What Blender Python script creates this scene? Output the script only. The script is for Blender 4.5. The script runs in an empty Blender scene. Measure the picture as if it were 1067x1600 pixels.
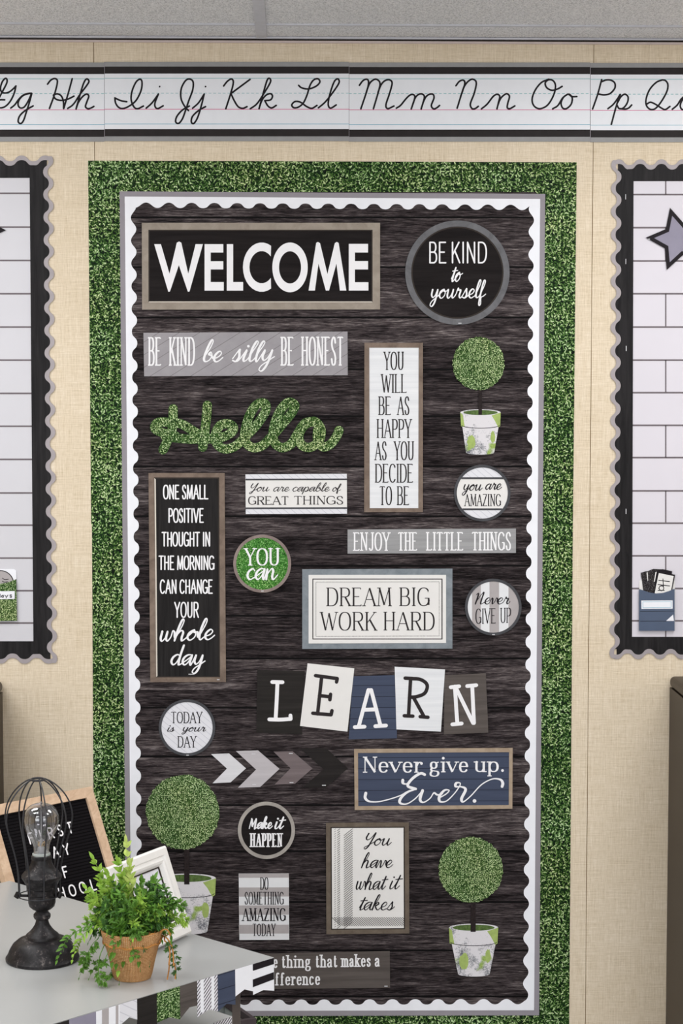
import bpy, bmesh, math, random
from math import sin, cos, pi, radians, atan, hypot
from mathutils import Vector, Matrix, Euler
S = bpy.context.scene
COL = S.collection

# ------------------------------------------------------------------ camera, world, lights, exposure
FPX = 3090.0
CAM_Y, CAM_Z = -4.84, 1.835
PITCH, YAW = atan(218 / FPX), atan(78 / FPX)
cd = bpy.data.cameras.new('camera'); cam = bpy.data.objects.new('camera', cd); COL.objects.link(cam)
cd.sensor_fit = 'VERTICAL'; cd.sensor_height = 36.0; cd.lens = 36.0 * FPX / 1600.0
cd.clip_start = 0.05; cd.clip_end = 60
cam.location = (0, CAM_Y, CAM_Z)
cam.rotation_euler = (pi / 2 - PITCH, 0, -YAW)
S.camera = cam
S.view_settings.view_transform = 'Standard'
try: S.view_settings.look = 'None'
except Exception: pass
S.view_settings.gamma = 1.0
S.view_settings.exposure = 0.07
S.view_settings.use_curve_mapping = False
W = bpy.data.worlds.new('room_light'); S.world = W; W.use_nodes = True
W.node_tree.nodes['Background'].inputs[0].default_value = (0.97, 0.98, 1.0, 1)
W.node_tree.nodes['Background'].inputs[1].default_value = 0.60
def area(name, loc, target, sx, sy, power, col=(1, 1, 1)):
    d = bpy.data.lights.new(name, 'AREA'); d.shape = 'RECTANGLE'; d.size = sx; d.size_y = sy
    d.energy = power; d.color = col
    o = bpy.data.objects.new(name, d); COL.objects.link(o); o.location = loc
    o.rotation_euler = (Vector(target) - Vector(loc)).to_track_quat('-Z', 'Y').to_euler()
    return o
area('front_fill_light', (-2.1, -6.3, 1.9), (-0.2, 0, 1.5), 2.4, 1.7, 56, (0.93, 0.965, 1.0))  # added unseen soft fill behind the camera, from the left
area('front_fill_light', (2.5, -6.0, 1.9), (0.3, 0, 1.5), 2.0, 1.6, 29, (0.96, 0.975, 1.0))  # weaker added fill behind the camera, from the right
for lx in (-1.45, 1.25):
    for ly, pw in ((-0.95, 21), (-2.2, 17), (-4.2, 24)):  # row nearest the wall is added, out of view, to brighten the wall top
        area('unseen_ceiling_light', (lx, ly, 2.64), (lx, ly, 0), 1.18, 0.58, pw * (1.0 if lx < 0 else 0.82), (0.985, 0.99, 1.0))

CAMROT = Euler(cam.rotation_euler).to_matrix()
CAMLOC = Vector(cam.location)
def ray(px, py):
    return CAMROT @ Vector(((px - 533.5) / FPX, -(py - 800.0) / FPX, -1.0))
def P(px, py, y=0.0):                       # the wall-parallel plane at y
    r = ray(px, py); return CAMLOC + r * ((y - CAMLOC.y) / r.y)
def T(px, py, z):                           # the horizontal plane at z
    r = ray(px, py); return CAMLOC + r * ((z - CAMLOC.z) / r.z)
def PL(px, py, p0, n):                      # any plane
    r = ray(px, py); return CAMLOC + r * ((p0 - CAMLOC).dot(n) / r.dot(n))

# ------------------------------------------------------------------ materials
def lin(c):
    c /= 255.0
    return c / 12.92 if c <= 0.04045 else ((c + 0.055) / 1.055) ** 2.4
def rgb(r, g, b): return (lin(r), lin(g), lin(b), 1)
class NT:
    def __init__(s, name, rough=0.6, spec=0.3):
        s.m = bpy.data.materials.new(name); s.m.use_nodes = True
        s.t = s.m.node_tree; s.b = s.t.nodes['Principled BSDF']
        s.b.inputs['Roughness'].default_value = rough
        s.b.inputs['Specular IOR Level'].default_value = spec
    def n(s, typ, **kw):
        x = s.t.nodes.new(typ)
        for k, v in kw.items(): setattr(x, k, v)
        return x
    def l(s, a, b): s.t.links.new(a, b)
    def coord(s, sx=1, sy=1, sz=1, rot=(0, 0, 0), loc=(0, 0, 0), swap=False):
        tc = s.n('ShaderNodeTexCoord'); out = tc.outputs['Object']
        if swap:                            # wall prints: z takes the place of y
            sep = s.n('ShaderNodeSeparateXYZ'); com = s.n('ShaderNodeCombineXYZ')
            s.l(out, sep.inputs[0]); s.l(sep.outputs[0], com.inputs[0]); s.l(sep.outputs[2], com.inputs[1])
            out = com.outputs[0]
        mp = s.n('ShaderNodeMapping'); s.l(out, mp.inputs[0])
        mp.inputs['Scale'].default_value = (sx, sy, sz); mp.inputs['Rotation'].default_value = rot
        mp.inputs['Location'].default_value = loc
        return mp.outputs[0]
    def noise(s, vec, scale=1, detail=3, rough=0.55, dist=0.0, out=0):
        x = s.n('ShaderNodeTexNoise'); x.inputs['Scale'].default_value = scale
        x.inputs['Detail'].default_value = detail; x.inputs['Roughness'].default_value = rough
        x.inputs['Distortion'].default_value = dist; s.l(vec, x.inputs['Vector'])
        return x.outputs[out]
    def ramp(s, fac, stops, interp='LINEAR'):
        r = s.n('ShaderNodeValToRGB'); r.color_ramp.interpolation = interp
        e = r.color_ramp.elements
        while len(e) < len(stops): e.new(0.5)
        for k, (p, c) in enumerate(stops): e[k].position = p; e[k].color = c
        s.l(fac, r.inputs[0]); return r.outputs[0]
    def math(s, op, a, b=None, c=None, clamp=False):
        x = s.n('ShaderNodeMath', operation=op, use_clamp=clamp)
        for k, v in enumerate((a, b, c)):
            if v is None: continue
            if isinstance(v, (int, float)): x.inputs[k].default_value = v
            else: s.l(v, x.inputs[k])
        return x.outputs[0]
    def vmath(s, op, a, b=None, sc=None):
        x = s.n('ShaderNodeVectorMath', operation=op)
        if isinstance(a, tuple): x.inputs[0].default_value = a
        else: s.l(a, x.inputs[0])
        if b is not None:
            if isinstance(b, tuple): x.inputs[1].default_value = b
            else: s.l(b, x.inputs[1])
        if sc is not None: x.inputs['Scale'].default_value = sc
        return x.outputs[0]
    def mix(s, fac, a, b, blend='MIX'):
        x = s.n('ShaderNodeMix', data_type='RGBA', blend_type=blend)
        for k, v in ((0, fac), (6, a), (7, b)):
            if isinstance(v, (int, float, tuple)): x.inputs[k].default_value = v
            else: s.l(v, x.inputs[k])
        return x.outputs[2]
    def col(s, c): s.l(c, s.b.inputs['Base Color']); return s.m
    def bump(s, h, strength=0.3, dist=0.002):
        x = s.n('ShaderNodeBump'); x.inputs['Strength'].default_value = strength
        x.inputs['Distance'].default_value = dist; s.l(h, x.inputs['Height'])
        s.l(x.outputs[0], s.b.inputs['Normal'])
def flatmat(name, c, rough=0.55, spec=0.1, vary=0.06, scale=40, metal=0.0):
    t = NT(name, rough, spec); t.b.inputs['Metallic'].default_value = metal
    n = t.noise(t.coord(), scale, 3)
    lo = tuple(x * (1 - vary) for x in c[:3]) + (1,); hi = tuple(min(1, x * (1 + vary)) for x in c[:3]) + (1,)
    return t.col(t.ramp(n, [(0.3, lo), (0.7, hi)]))
def grain(name, c1, c2, sx=3, sy=90, rough=0.6, spec=0.07, c3=None, swap=True, lo=0.3, hi=0.7):
    t = NT(name, rough, spec)
    v = t.coord(sx, sy, 1 if swap else sx, swap=swap)
    n = t.noise(v, 1.0, 6, 0.65, 0.6)
    st = [(lo, c1), (hi, c2)]
    if c3: st.append((min(1, hi + 0.15), c3))
    return t.col(t.ramp(n, st))
def lines(name, c, cl, period, width, axis=1, ang=0.0, rough=0.5, soft=0.02, gr=None):
    """a print with thin parallel lines every `period` metres"""
    t = NT(name, rough, 0.08)
    v = t.coord(1, 1, 1, rot=(0, 0, ang), swap=True)
    sep = t.n('ShaderNodeSeparateXYZ'); t.l(v, sep.inputs[0])
    f = t.math('FRACT', t.math('DIVIDE', sep.outputs[axis], period))
    base = c
    if gr:
        n = t.noise(t.coord(gr[1], gr[2], 1, swap=True), 1.0, 5, 0.6)
        base = t.ramp(n, [(0.3, c), (0.7, gr[0])])
    m = t.ramp(f, [(0.0, (0, 0, 0, 1)), (max(0.001, 1 - width / period - soft), (0, 0, 0, 1)), (1 - width / period, (1, 1, 1, 1))])
    return t.col(t.mix(m, base, cl))
def leafprint(name, scale=75, pal=None, lift=1.0, aspect=1.9, layers=4, gap=None, tint=0.5):
    """printed foliage: layers of small randomly turned leaves"""
    t = NT(name, 0.5, 0.08)
    pal = pal or [(0.0, rgb(8, 18, 6)), (0.24, rgb(30, 58, 20)), (0.5, rgb(60, 94, 40)), (0.74, rgb(116, 146, 84)), (1.0, rgb(208, 220, 178))]
    base = t.coord(1, 1, 1, swap=True)
    big = t.noise(base, 6, 3); fine = t.noise(base, scale * 2.6, 2, 0.6)
    wob = t.n('ShaderNodeTexNoise'); wob.inputs['Scale'].default_value = scale * 1.3; wob.inputs['Detail'].default_value = 2; t.l(base, wob.inputs['Vector'])
    base = t.vmath('ADD', base, t.vmath('SCALE', t.vmath('SUBTRACT', wob.outputs['Color'], (0.5, 0.5, 0.5)), sc=0.75 / scale))
    c = t.ramp(t.noise(base, scale * 0.6, 2), gap or [(0.35, rgb(6, 14, 7)), (0.7, rgb(26, 50, 24))])
    for k in range(layers):
        v = t.vmath('ADD', base, (0.31 * k + 0.013, 0.77 * k, 0))
        vo = t.n('ShaderNodeTexVoronoi', voronoi_dimensions='2D', feature='F1')
        vo.inputs['Scale'].default_value = scale * (1 - 0.06 * k); vo.inputs['Randomness'].default_value = 1.0
        t.l(v, vo.inputs['Vector'])
        d = t.vmath('SUBTRACT', v, vo.outputs['Position'])
        d = t.vmath('SCALE', d, sc=scale * (1 - 0.06 * k))
        rs = t.n('ShaderNodeSeparateColor'); t.l(vo.outputs['Color'], rs.inputs[0])
        ro = t.n('ShaderNodeVectorRotate', rotation_type='Z_AXIS'); t.l(d, ro.inputs['Vector'])
        t.l(t.math('MULTIPLY', rs.outputs[0], 6.283), ro.inputs['Angle'])
        sp = t.n('ShaderNodeSeparateXYZ'); t.l(ro.outputs[0], sp.inputs[0])
        u, w = sp.outputs[0], sp.outputs[1]
        wid = t.math('MULTIPLY', w, aspect)
        # pointed leaf: |w| * (1 + k u^2)
        taper = t.math('ADD', 1.0, t.math('MULTIPLY', t.math('MULTIPLY', u, u), 2.2))
        r2 = t.math('ADD', t.math('MULTIPLY', u, u), t.math('POWER', t.math('ABSOLUTE', t.math('MULTIPLY', wid, taper)), 2.0))
        mask = t.ramp(r2, [(0.14, (1, 1, 1, 1)), (0.20, (0, 0, 0, 1))])
        tone = t.math('ADD', t.math('MULTIPLY', rs.outputs[1], 0.72), t.math('MULTIPLY', w, 1.9))
        tone = t.math('ADD', tone, t.math('MULTIPLY', t.math('SUBTRACT', fine, 0.5), 1.1))
        tone = t.math('ADD', tone, t.math('MULTIPLY', t.math('SUBTRACT', big, 0.5), 0.5))
        rib = t.ramp(t.math('ABSOLUTE', w), [(0.0, (0.22, 0.22, 0.22, 1)), (0.05, (0, 0, 0, 1))])
        tone = t.math('ADD', t.math('MULTIPLY', tone, lift), t.math('ADD', rib, 0.02 + 0.05 * k), clamp=True)
        c = t.mix(mask, c, t.ramp(tone, pal))
    hue = t.ramp(t.noise(base, 9, 2), [(0.35, (0.82, 1.0, 0.86, 1)), (0.65, (1.0, 0.98, 0.72, 1))])
    return t.col(t.mix(tint, c, hue, 'MULTIPLY'))

def mk_wall():
    t = NT('woven_wall_covering', 0.85, 0.15)
    a = t.noise(t.coord(560, 12, 1, swap=True), 1, 2, 0.6)
    b = t.noise(t.coord(12, 560, 1, swap=True), 1, 2, 0.6)
    e = t.noise(t.coord(900, 60, 1, swap=True), 1, 1)
    f = t.noise(t.coord(60, 900, 1, swap=True), 1, 1)
    s = t.math('ADD', t.math('MULTIPLY', t.math('ADD', a, b), 0.30), t.math('MULTIPLY', t.math('ADD', e, f), 0.20))
    big = t.noise(t.coord(3, 3, 1, swap=True), 1, 2)
    s = t.math('ADD', s, t.math('MULTIPLY', t.math('SUBTRACT', big, 0.5), 0.10))
    c = t.ramp(s, [(0.34, rgb(190, 170, 140)), (0.46, rgb(214, 198, 172)), (0.56, rgb(226, 211, 188)), (0.68, rgb(242, 232, 215))])
    t.bump(s, 0.35, 0.0012)
    return t.col(c)
def mk_ceiling():
    t = NT('fissured_ceiling_tile', 0.9, 0.1)
    a = t.noise(t.coord(1, .42, 1), 430, 3, 0.6); b = t.noise(t.coord(1, .42, 1), 230, 2)
    s = t.math('ADD', t.math('MULTIPLY', a, 0.6), t.math('MULTIPLY', b, 0.4))
    t.bump(s, 0.9, 0.004)
    return t.col(t.ramp(s, [(0.40, rgb(200, 201, 204)), (0.5, rgb(236, 237, 240)), (0.60, rgb(252, 252, 254))]))
M = {}
M['wall'] = mk_wall()
M['ceiling'] = mk_ceiling()
M['tbar'] = flatmat('painted_steel_grid', rgb(204, 205, 212), 0.5)
M['gap'] = flatmat('dark_joint', rgb(60, 50, 42), 0.9)
M['gap2'] = flatmat('tan_joint', rgb(126, 104, 72), 0.9)
M['walltrim'] = flatmat('mauve_wall_cap', rgb(205, 190, 186), 0.6)
M['floor'] = grain('vinyl_floor', rgb(168, 167, 168), rgb(196, 195, 196), 4, 30, swap=False)
M['boxwood'] = leafprint('printed_boxwood', 122, tint=0.55)
M['boxwood_fine'] = leafprint('printed_boxwood_fine', 250, lift=1.25, gap=[(0.35, rgb(20, 40, 16)), (0.65, rgb(56, 88, 40))])
M['boxwood_hello'] = leafprint('printed_boxwood_bright', 185, lift=1.2, gap=[(0.35, rgb(20, 40, 16)), (0.65, rgb(62, 96, 44))])
M['boxwood_pennant'] = leafprint('printed_boxwood_pennant', 250, lift=1.15, gap=[(0.35, rgb(20, 40, 16)), (0.65, rgb(56, 88, 40))])
M['moss'] = leafprint('printed_grass', 230, [(0, rgb(36, 84, 28)), (0.4, rgb(66, 128, 50)), (0.75, rgb(108, 168, 86)), (1, rgb(190, 226, 164))], aspect=2.8, gap=[(0.35, rgb(30, 70, 24)), (0.65, rgb(62, 118, 48))])
# the dark plank print: tone varies by plank (point attribute set per plank), grain is streaky noise
def mk_planks():
    t = NT('printed_dark_planks', 0.6, 0.06)
    at = t.n('ShaderNodeAttribute', attribute_name='plank')
    off = t.n('ShaderNodeCombineXYZ'); t.l(t.math('MULTIPLY', at.outputs['Fac'], 37.0), off.inputs[0])
    v = t.vmath('ADD', t.coord(26, 330, 1, swap=True), off.outputs[0])
    n = t.noise(v, 1.0, 5, 0.75, 0.4)
    v2 = t.vmath('ADD', t.coord(4, 40, 1, swap=True), off.outputs[0])
    n2 = t.noise(v2, 1.0, 4, 0.6, 1.2)
    s = t.math('ADD', t.math('MULTIPLY', n, 0.62), t.math('MULTIPLY', n2, 0.38))
    s = t.math('ADD', s, t.math('MULTIPLY', t.math('SUBTRACT', at.outputs['Fac'], 0.5), 0.07))
    return t.col(t.ramp(s, [(0.39, rgb(14, 10, 11)), (0.46, rgb(38, 33, 34)), (0.525, rgb(60, 53, 54)), (0.60, rgb(94, 86, 86)), (0.68, rgb(142, 134, 132))]))
M['planks'] = mk_planks()
M['seam'] = flatmat('printed_plank_seam', rgb(8, 6, 7), 0.6)
M['white'] = flatmat('white_card', rgb(236, 237, 242), 0.45, vary=0.02)
M['greyband'] = flatmat('grey_trim_band', rgb(146, 141, 147), 0.5, vary=0.03)
M['scallop'] = flatmat('grey_scallop_band', rgb(158, 150, 152), 0.35, 0.4, vary=0.05)
M['blacktrim'] = grain('black_wood_trim', rgb(20, 19, 20), rgb(44, 42, 43), 70, 5, 0.45, 0.1)
M['blackband'] = flatmat('black_chalk_band', rgb(44, 40, 40), 0.5, vary=0.1)
M['stripgrey'] = flatmat('grey_strip_edge', rgb(150, 150, 150), 0.45, vary=0.05)
M['stripwhite'] = flatmat('alphabet_white', rgb(231, 233, 238), 0.35, 0.35, vary=0.015)
M['ink'] = flatmat('black_ink', rgb(32, 28, 32), 0.5, vary=0.1)
M['inkbrown'] = flatmat('soft_black_ink', rgb(46, 41, 42), 0.5, vary=0.1)
M['whiteink'] = flatmat('white_ink', rgb(238, 237, 239), 0.5, vary=0.02)
M['teal'] = flatmat('teal_line', rgb(126, 184, 188), 0.5)
M['magenta'] = flatmat('magenta_line', rgb(208, 70, 132), 0.5)
M['blue'] = flatmat('blue_line', rgb(124, 178, 200), 0.5)
M['taupe'] = grain('taupe_wood_frame', rgb(138, 128, 117), rgb(164, 154, 142), 22, 22)
M['taupedark'] = grain('dark_taupe_frame', rgb(92, 82, 72), rgb(116, 105, 93), 30, 30)
M['rust'] = grain('weathered_brown_frame', rgb(106, 92, 82), rgb(138, 122, 110), 30, 30)
M['lightwood'] = grain('pale_wood_frame', rgb(150, 132, 112), rgb(178, 160, 140), 30, 30)
M['roundgrey'] = grain('grey_metal_ring', rgb(92, 92, 95), rgb(116, 116, 119), 30, 30)
M['ringdark'] = grain('charcoal_ring', rgb(66, 67, 70), rgb(84, 84, 88), 30, 30)
M['ringtaupe'] = grain('taupe_ring', rgb(150, 144, 138), rgb(176, 170, 163), 30, 30)
M['ringmauve'] = grain('mauve_wood_ring', rgb(122, 108, 104), rgb(152, 138, 132), 30, 30)
M['galv'] = grain('galvanized_border', rgb(116, 124, 130), rgb(140, 147, 153), 40, 40)
M['lipdark'] = flatmat('dark_shaded_inner_lip', rgb(56, 50, 46), 0.6)
M['liplight'] = flatmat('painted_lip_highlight', rgb(216, 208, 196), 0.6)  # highlight painted as a pale strip on inner frame edges
M['black'] = grain('black_wood_print', rgb(22, 19, 19), rgb(38, 34, 34), 4, 60)
M['blackv'] = grain('black_upright_wood_print', rgb(26, 25, 25), rgb(46, 44, 44), 90, 4)
M['greydiag'] = lines('grey_diagonal_planks', rgb(150, 146, 150), rgb(116, 112, 114), 0.026, 0.0009, 1, radians(-32), gr=(rgb(160, 157, 160), 30, 30))
M['greywood'] = grain('grey_wood_print', rgb(140, 140, 141), rgb(166, 166, 167), 3, 70)
M['navy'] = lines('navy_planks', rgb(64, 71, 90), rgb(40, 44, 56), 0.0275, 0.0012, 1, gr=(rgb(72, 80, 100), 4, 60))
M['whitewood'] = grain('white_wood_print', rgb(216, 218, 221), rgb(233, 234, 236), 3, 90)
M['offwhite'] = flatmat('off_white_print', rgb(227, 225, 222), 0.5, vary=0.015)
M['charcoal'] = grain('charcoal_wood_print', rgb(74, 68, 65), rgb(100, 93, 89), 3, 60)
M['darkcard'] = grain('black_plank_card', rgb(32, 30, 29), rgb(50, 47, 45), 3, 60)
M['chev1'] = grain('chevron_pale_grey', rgb(204, 203, 206), rgb(220, 219, 222), 3, 60)
M['chev2'] = grain('chevron_mid_grey', rgb(176, 171, 174), rgb(192, 187, 190), 3, 60)
M['chev3'] = grain('chevron_mauve_grey', rgb(100, 90, 91), rgb(124, 113, 114), 3, 60)
M['chev4'] = grain('chevron_black', rgb(30, 27, 27), rgb(46, 43, 42), 3, 60)
M['slate'] = flatmat('slate_star', rgb(142, 138, 154), 0.5, vary=0.05, scale=30)
M['navycard'] = flatmat('navy_pocket_card', rgb(68, 82, 106), 0.3, 0.5, vary=0.05, scale=20)
M['shiplap'] = flatmat('white_shiplap', rgb(206, 205, 210), 0.4, vary=0.015, scale=6)
M['tile'] = flatmat('white_subway_tile', rgb(214, 210, 217), 0.35, vary=0.015, scale=6)
M['grout'] = flatmat('grey_line', rgb(112, 104, 108), 0.6)
M['stripeA'] = flatmat('print_pale_stripe', rgb(222, 223, 225), 0.5, vary=0.02)
M['stripeB'] = flatmat('print_grey_stripe', rgb(172, 166, 166), 0.5, vary=0.04)
M['chevlight'] = lines('white_herringbone_print', rgb(222, 222, 227), rgb(198, 198, 206), 0.012, 0.0012, 1, radians(40))
def mk_speck():
    t = NT('speckled_black_card', .5, .1)
    n = t.noise(t.coord(), 700, 1)
    return t.col(t.ramp(n, [(0.0, rgb(34, 30, 31)), (0.62, rgb(40, 36, 37)), (0.68, rgb(170, 166, 166))]))
M['chalkcard'] = mk_speck()
def mk_pot():
    t = NT('printed_mossy_pot', 0.5, 0.25)
    v = t.coord(1, 1, 1, swap=True)
    n = t.noise(v, 14, 4, 0.7); n2 = t.noise(t.vmath('ADD', v, (3.3, 1.2, 0)), 16, 2)
    s = t.noise(v, 300, 2, 0.7)
    w = t.ramp(t.math('ADD', t.math('MULTIPLY', n, 0.75), t.math('MULTIPLY', s, 0.32)), [(0.40, rgb(84, 86, 96)), (0.47, rgb(160, 160, 164)), (0.53, rgb(218, 215, 218))])
    g = t.ramp(n2, [(0.62, (0, 0, 0, 1)), (0.67, (1, 1, 1, 1))])
    return t.col(t.mix(g, w, t.ramp(s, [(0.3, rgb(118, 146, 66)), (0.7, rgb(168, 190, 104))])))
M['potpaint'] = mk_pot()
M['potmoss'] = flatmat('printed_pot_moss', rgb(84, 106, 58), 0.5, vary=0.35, scale=160)
M['potgreen'] = flatmat('printed_green_rim', rgb(160, 180, 104), 0.5, vary=0.12, scale=90)
M['trunk'] = flatmat('printed_dark_trunk', rgb(40, 33, 33), 0.5, vary=0.35, scale=200)
M['staple'] = flatmat('staple_wire', rgb(205, 205, 208), 0.3, 0.5)
# table and what stands on it
M['tabletop'] = flatmat('grey_laminate', rgb(172, 173, 172), 0.28, 0.5, vary=0.012, scale=12)
M['shelf'] = flatmat('brightened_shelf_laminate', rgb(226, 227, 226), 0.35, 0.4, vary=0.012, scale=12)  # colour lifted to make up for the shade under the table
M['tableedge'] = flatmat('grey_table_edge', rgb(120, 118, 120), 0.5)
M['brownleg'] = flatmat('brown_metal_leg', rgb(78, 68, 62), 0.4, 0.4)
M['brown'] = grain('dark_brown_laminate', rgb(46, 37, 29), rgb(58, 48, 38), 40, 3, 0.4, 0.2)
M['metalgrey'] = flatmat('grey_green_metal', rgb(160, 166, 162), 0.4, 0.5)
M['metaldark'] = flatmat('dark_rim', rgb(74, 66, 68), 0.5)
M['oak'] = grain('oak_frame', rgb(194, 162, 134), rgb(222, 194, 166), 60, 6, 0.5, swap=False)
M['felt'] = lines('black_ribbed_felt', rgb(22, 20, 22), rgb(6, 5, 6), 0.0065, 0.002, 1, rough=0.95)
M['plastic'] = flatmat('white_plastic_letter', rgb(240, 238, 240), 0.35)
M['ivory'] = flatmat('ivory_painted_wood', rgb(240, 238, 235), 0.42, 0.4, vary=0.03)
M['photopaper'] = flatmat('white_photo_insert', rgb(226, 226, 233), 0.3)
def mk_iron():
    t = NT('distressed_black_iron', 0.42, 0.3)
    n = t.noise(t.coord(), 60, 5, 0.7); m = t.noise(t.coord(), 300, 3)
    t.bump(n, 0.35, 0.002)
    s = t.math('ADD', t.math('MULTIPLY', n, 0.7), t.math('MULTIPLY', m, 0.3))
    return t.col(t.ramp(s, [(0.44, rgb(18, 16, 18)), (0.56, rgb(38, 35, 37)), (0.68, rgb(118, 110, 106))]))
M['iron'] = mk_iron()
M['wire'] = flatmat('black_cage_wire', rgb(32, 32, 37), 0.35, 0.5)
def mk_glass():
    """thin blown glass: mirrors at grazing angles, clear face-on"""
    t = NT('clear_bulb_glass', 0.02, 0.5)
    tr = t.n('ShaderNodeBsdfTransparent'); tr.inputs[0].default_value = (0.80, 0.79, 0.82, 1)
    gl = t.n('ShaderNodeBsdfGlossy'); gl.inputs['Roughness'].default_value = 0.03
    lw = t.n('ShaderNodeLayerWeight'); lw.inputs[0].default_value = 0.42
    f = t.math('ADD', t.math('MULTIPLY', lw.outputs['Facing'], 0.6), 0.10)
    mx = t.n('ShaderNodeMixShader'); t.l(f, mx.inputs[0]); t.l(tr.outputs[0], mx.inputs[1]); t.l(gl.outputs[0], mx.inputs[2])
    t.l(mx.outputs[0], t.t.nodes['Material Output'].inputs[0]); return t.m
M['glass'] = mk_glass()
M['brass'] = flatmat('brass_filament', rgb(214, 182, 130), 0.3, 0.5)
M['glassstem'] = flatmat('pale_glass_stem', rgb(170, 172, 170), 0.2, 0.5)
def mk_burlap():
    t = NT('burlap_weave', 0.9, 0.1)
    tc = t.n('ShaderNodeTexCoord')
    mp = t.n('ShaderNodeMapping'); t.l(tc.outputs['UV'], mp.inputs[0]); mp.inputs['Scale'].default_value = (92, 32, 1)
    ck = t.n('ShaderNodeTexWave', wave_type='BANDS', bands_direction='X'); ck.inputs['Scale'].default_value = 0.3
    ck.inputs['Distortion'].default_value = 1.5; ck.inputs['Detail'].default_value = 1
    c2 = t.n('ShaderNodeTexWave', wave_type='BANDS', bands_direction='Y'); c2.inputs['Scale'].default_value = 0.3
    c2.inputs['Distortion'].default_value = 1.5; c2.inputs['Detail'].default_value = 1
    t.l(mp.outputs[0], ck.inputs['Vector']); t.l(mp.outputs[0], c2.inputs['Vector'])
    s = t.math('MULTIPLY', ck.outputs['Fac'], c2.outputs['Fac'])
    n = t.noise(t.coord(), 120, 3)
    s = t.math('ADD', t.math('MULTIPLY', s, 0.8), t.math('MULTIPLY', n, 0.35))
    t.bump(s, 0.9, 0.003)
    return t.col(t.ramp(s, [(0.12, rgb(168, 116, 68)), (0.45, rgb(226, 174, 120)), (0.85, rgb(248, 212, 166))]))
M['burlap'] = mk_burlap()
M['raffia'] = flatmat('tan_raffia', rgb(182, 128, 72), 0.8, vary=0.15, scale=200)
def leafm(name, a, b):
    t = NT(name, 0.45, 0.35)
    t.b.inputs['Subsurface Weight'].default_value = 0.0
    return t.col(t.ramp(t.noise(t.coord(), 60, 2), [(0.3, a), (0.7, b)]))
M['leafA'] = leafm('plastic_leaf_mid', rgb(66, 108, 30), rgb(98, 144, 50))
M['leafB'] = leafm('plastic_leaf_bright', rgb(112, 156, 48), rgb(158, 192, 76))
M['leafC'] = leafm('plastic_leaf_dark', rgb(44, 82, 30), rgb(70, 114, 42))
M['leafD'] = leafm('plastic_leaf_yellow', rgb(150, 182, 78), rgb(196, 208, 120))
M['soil'] = flatmat('brown_moss_fill', rgb(46, 52, 30), 0.9, vary=0.3)
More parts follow.
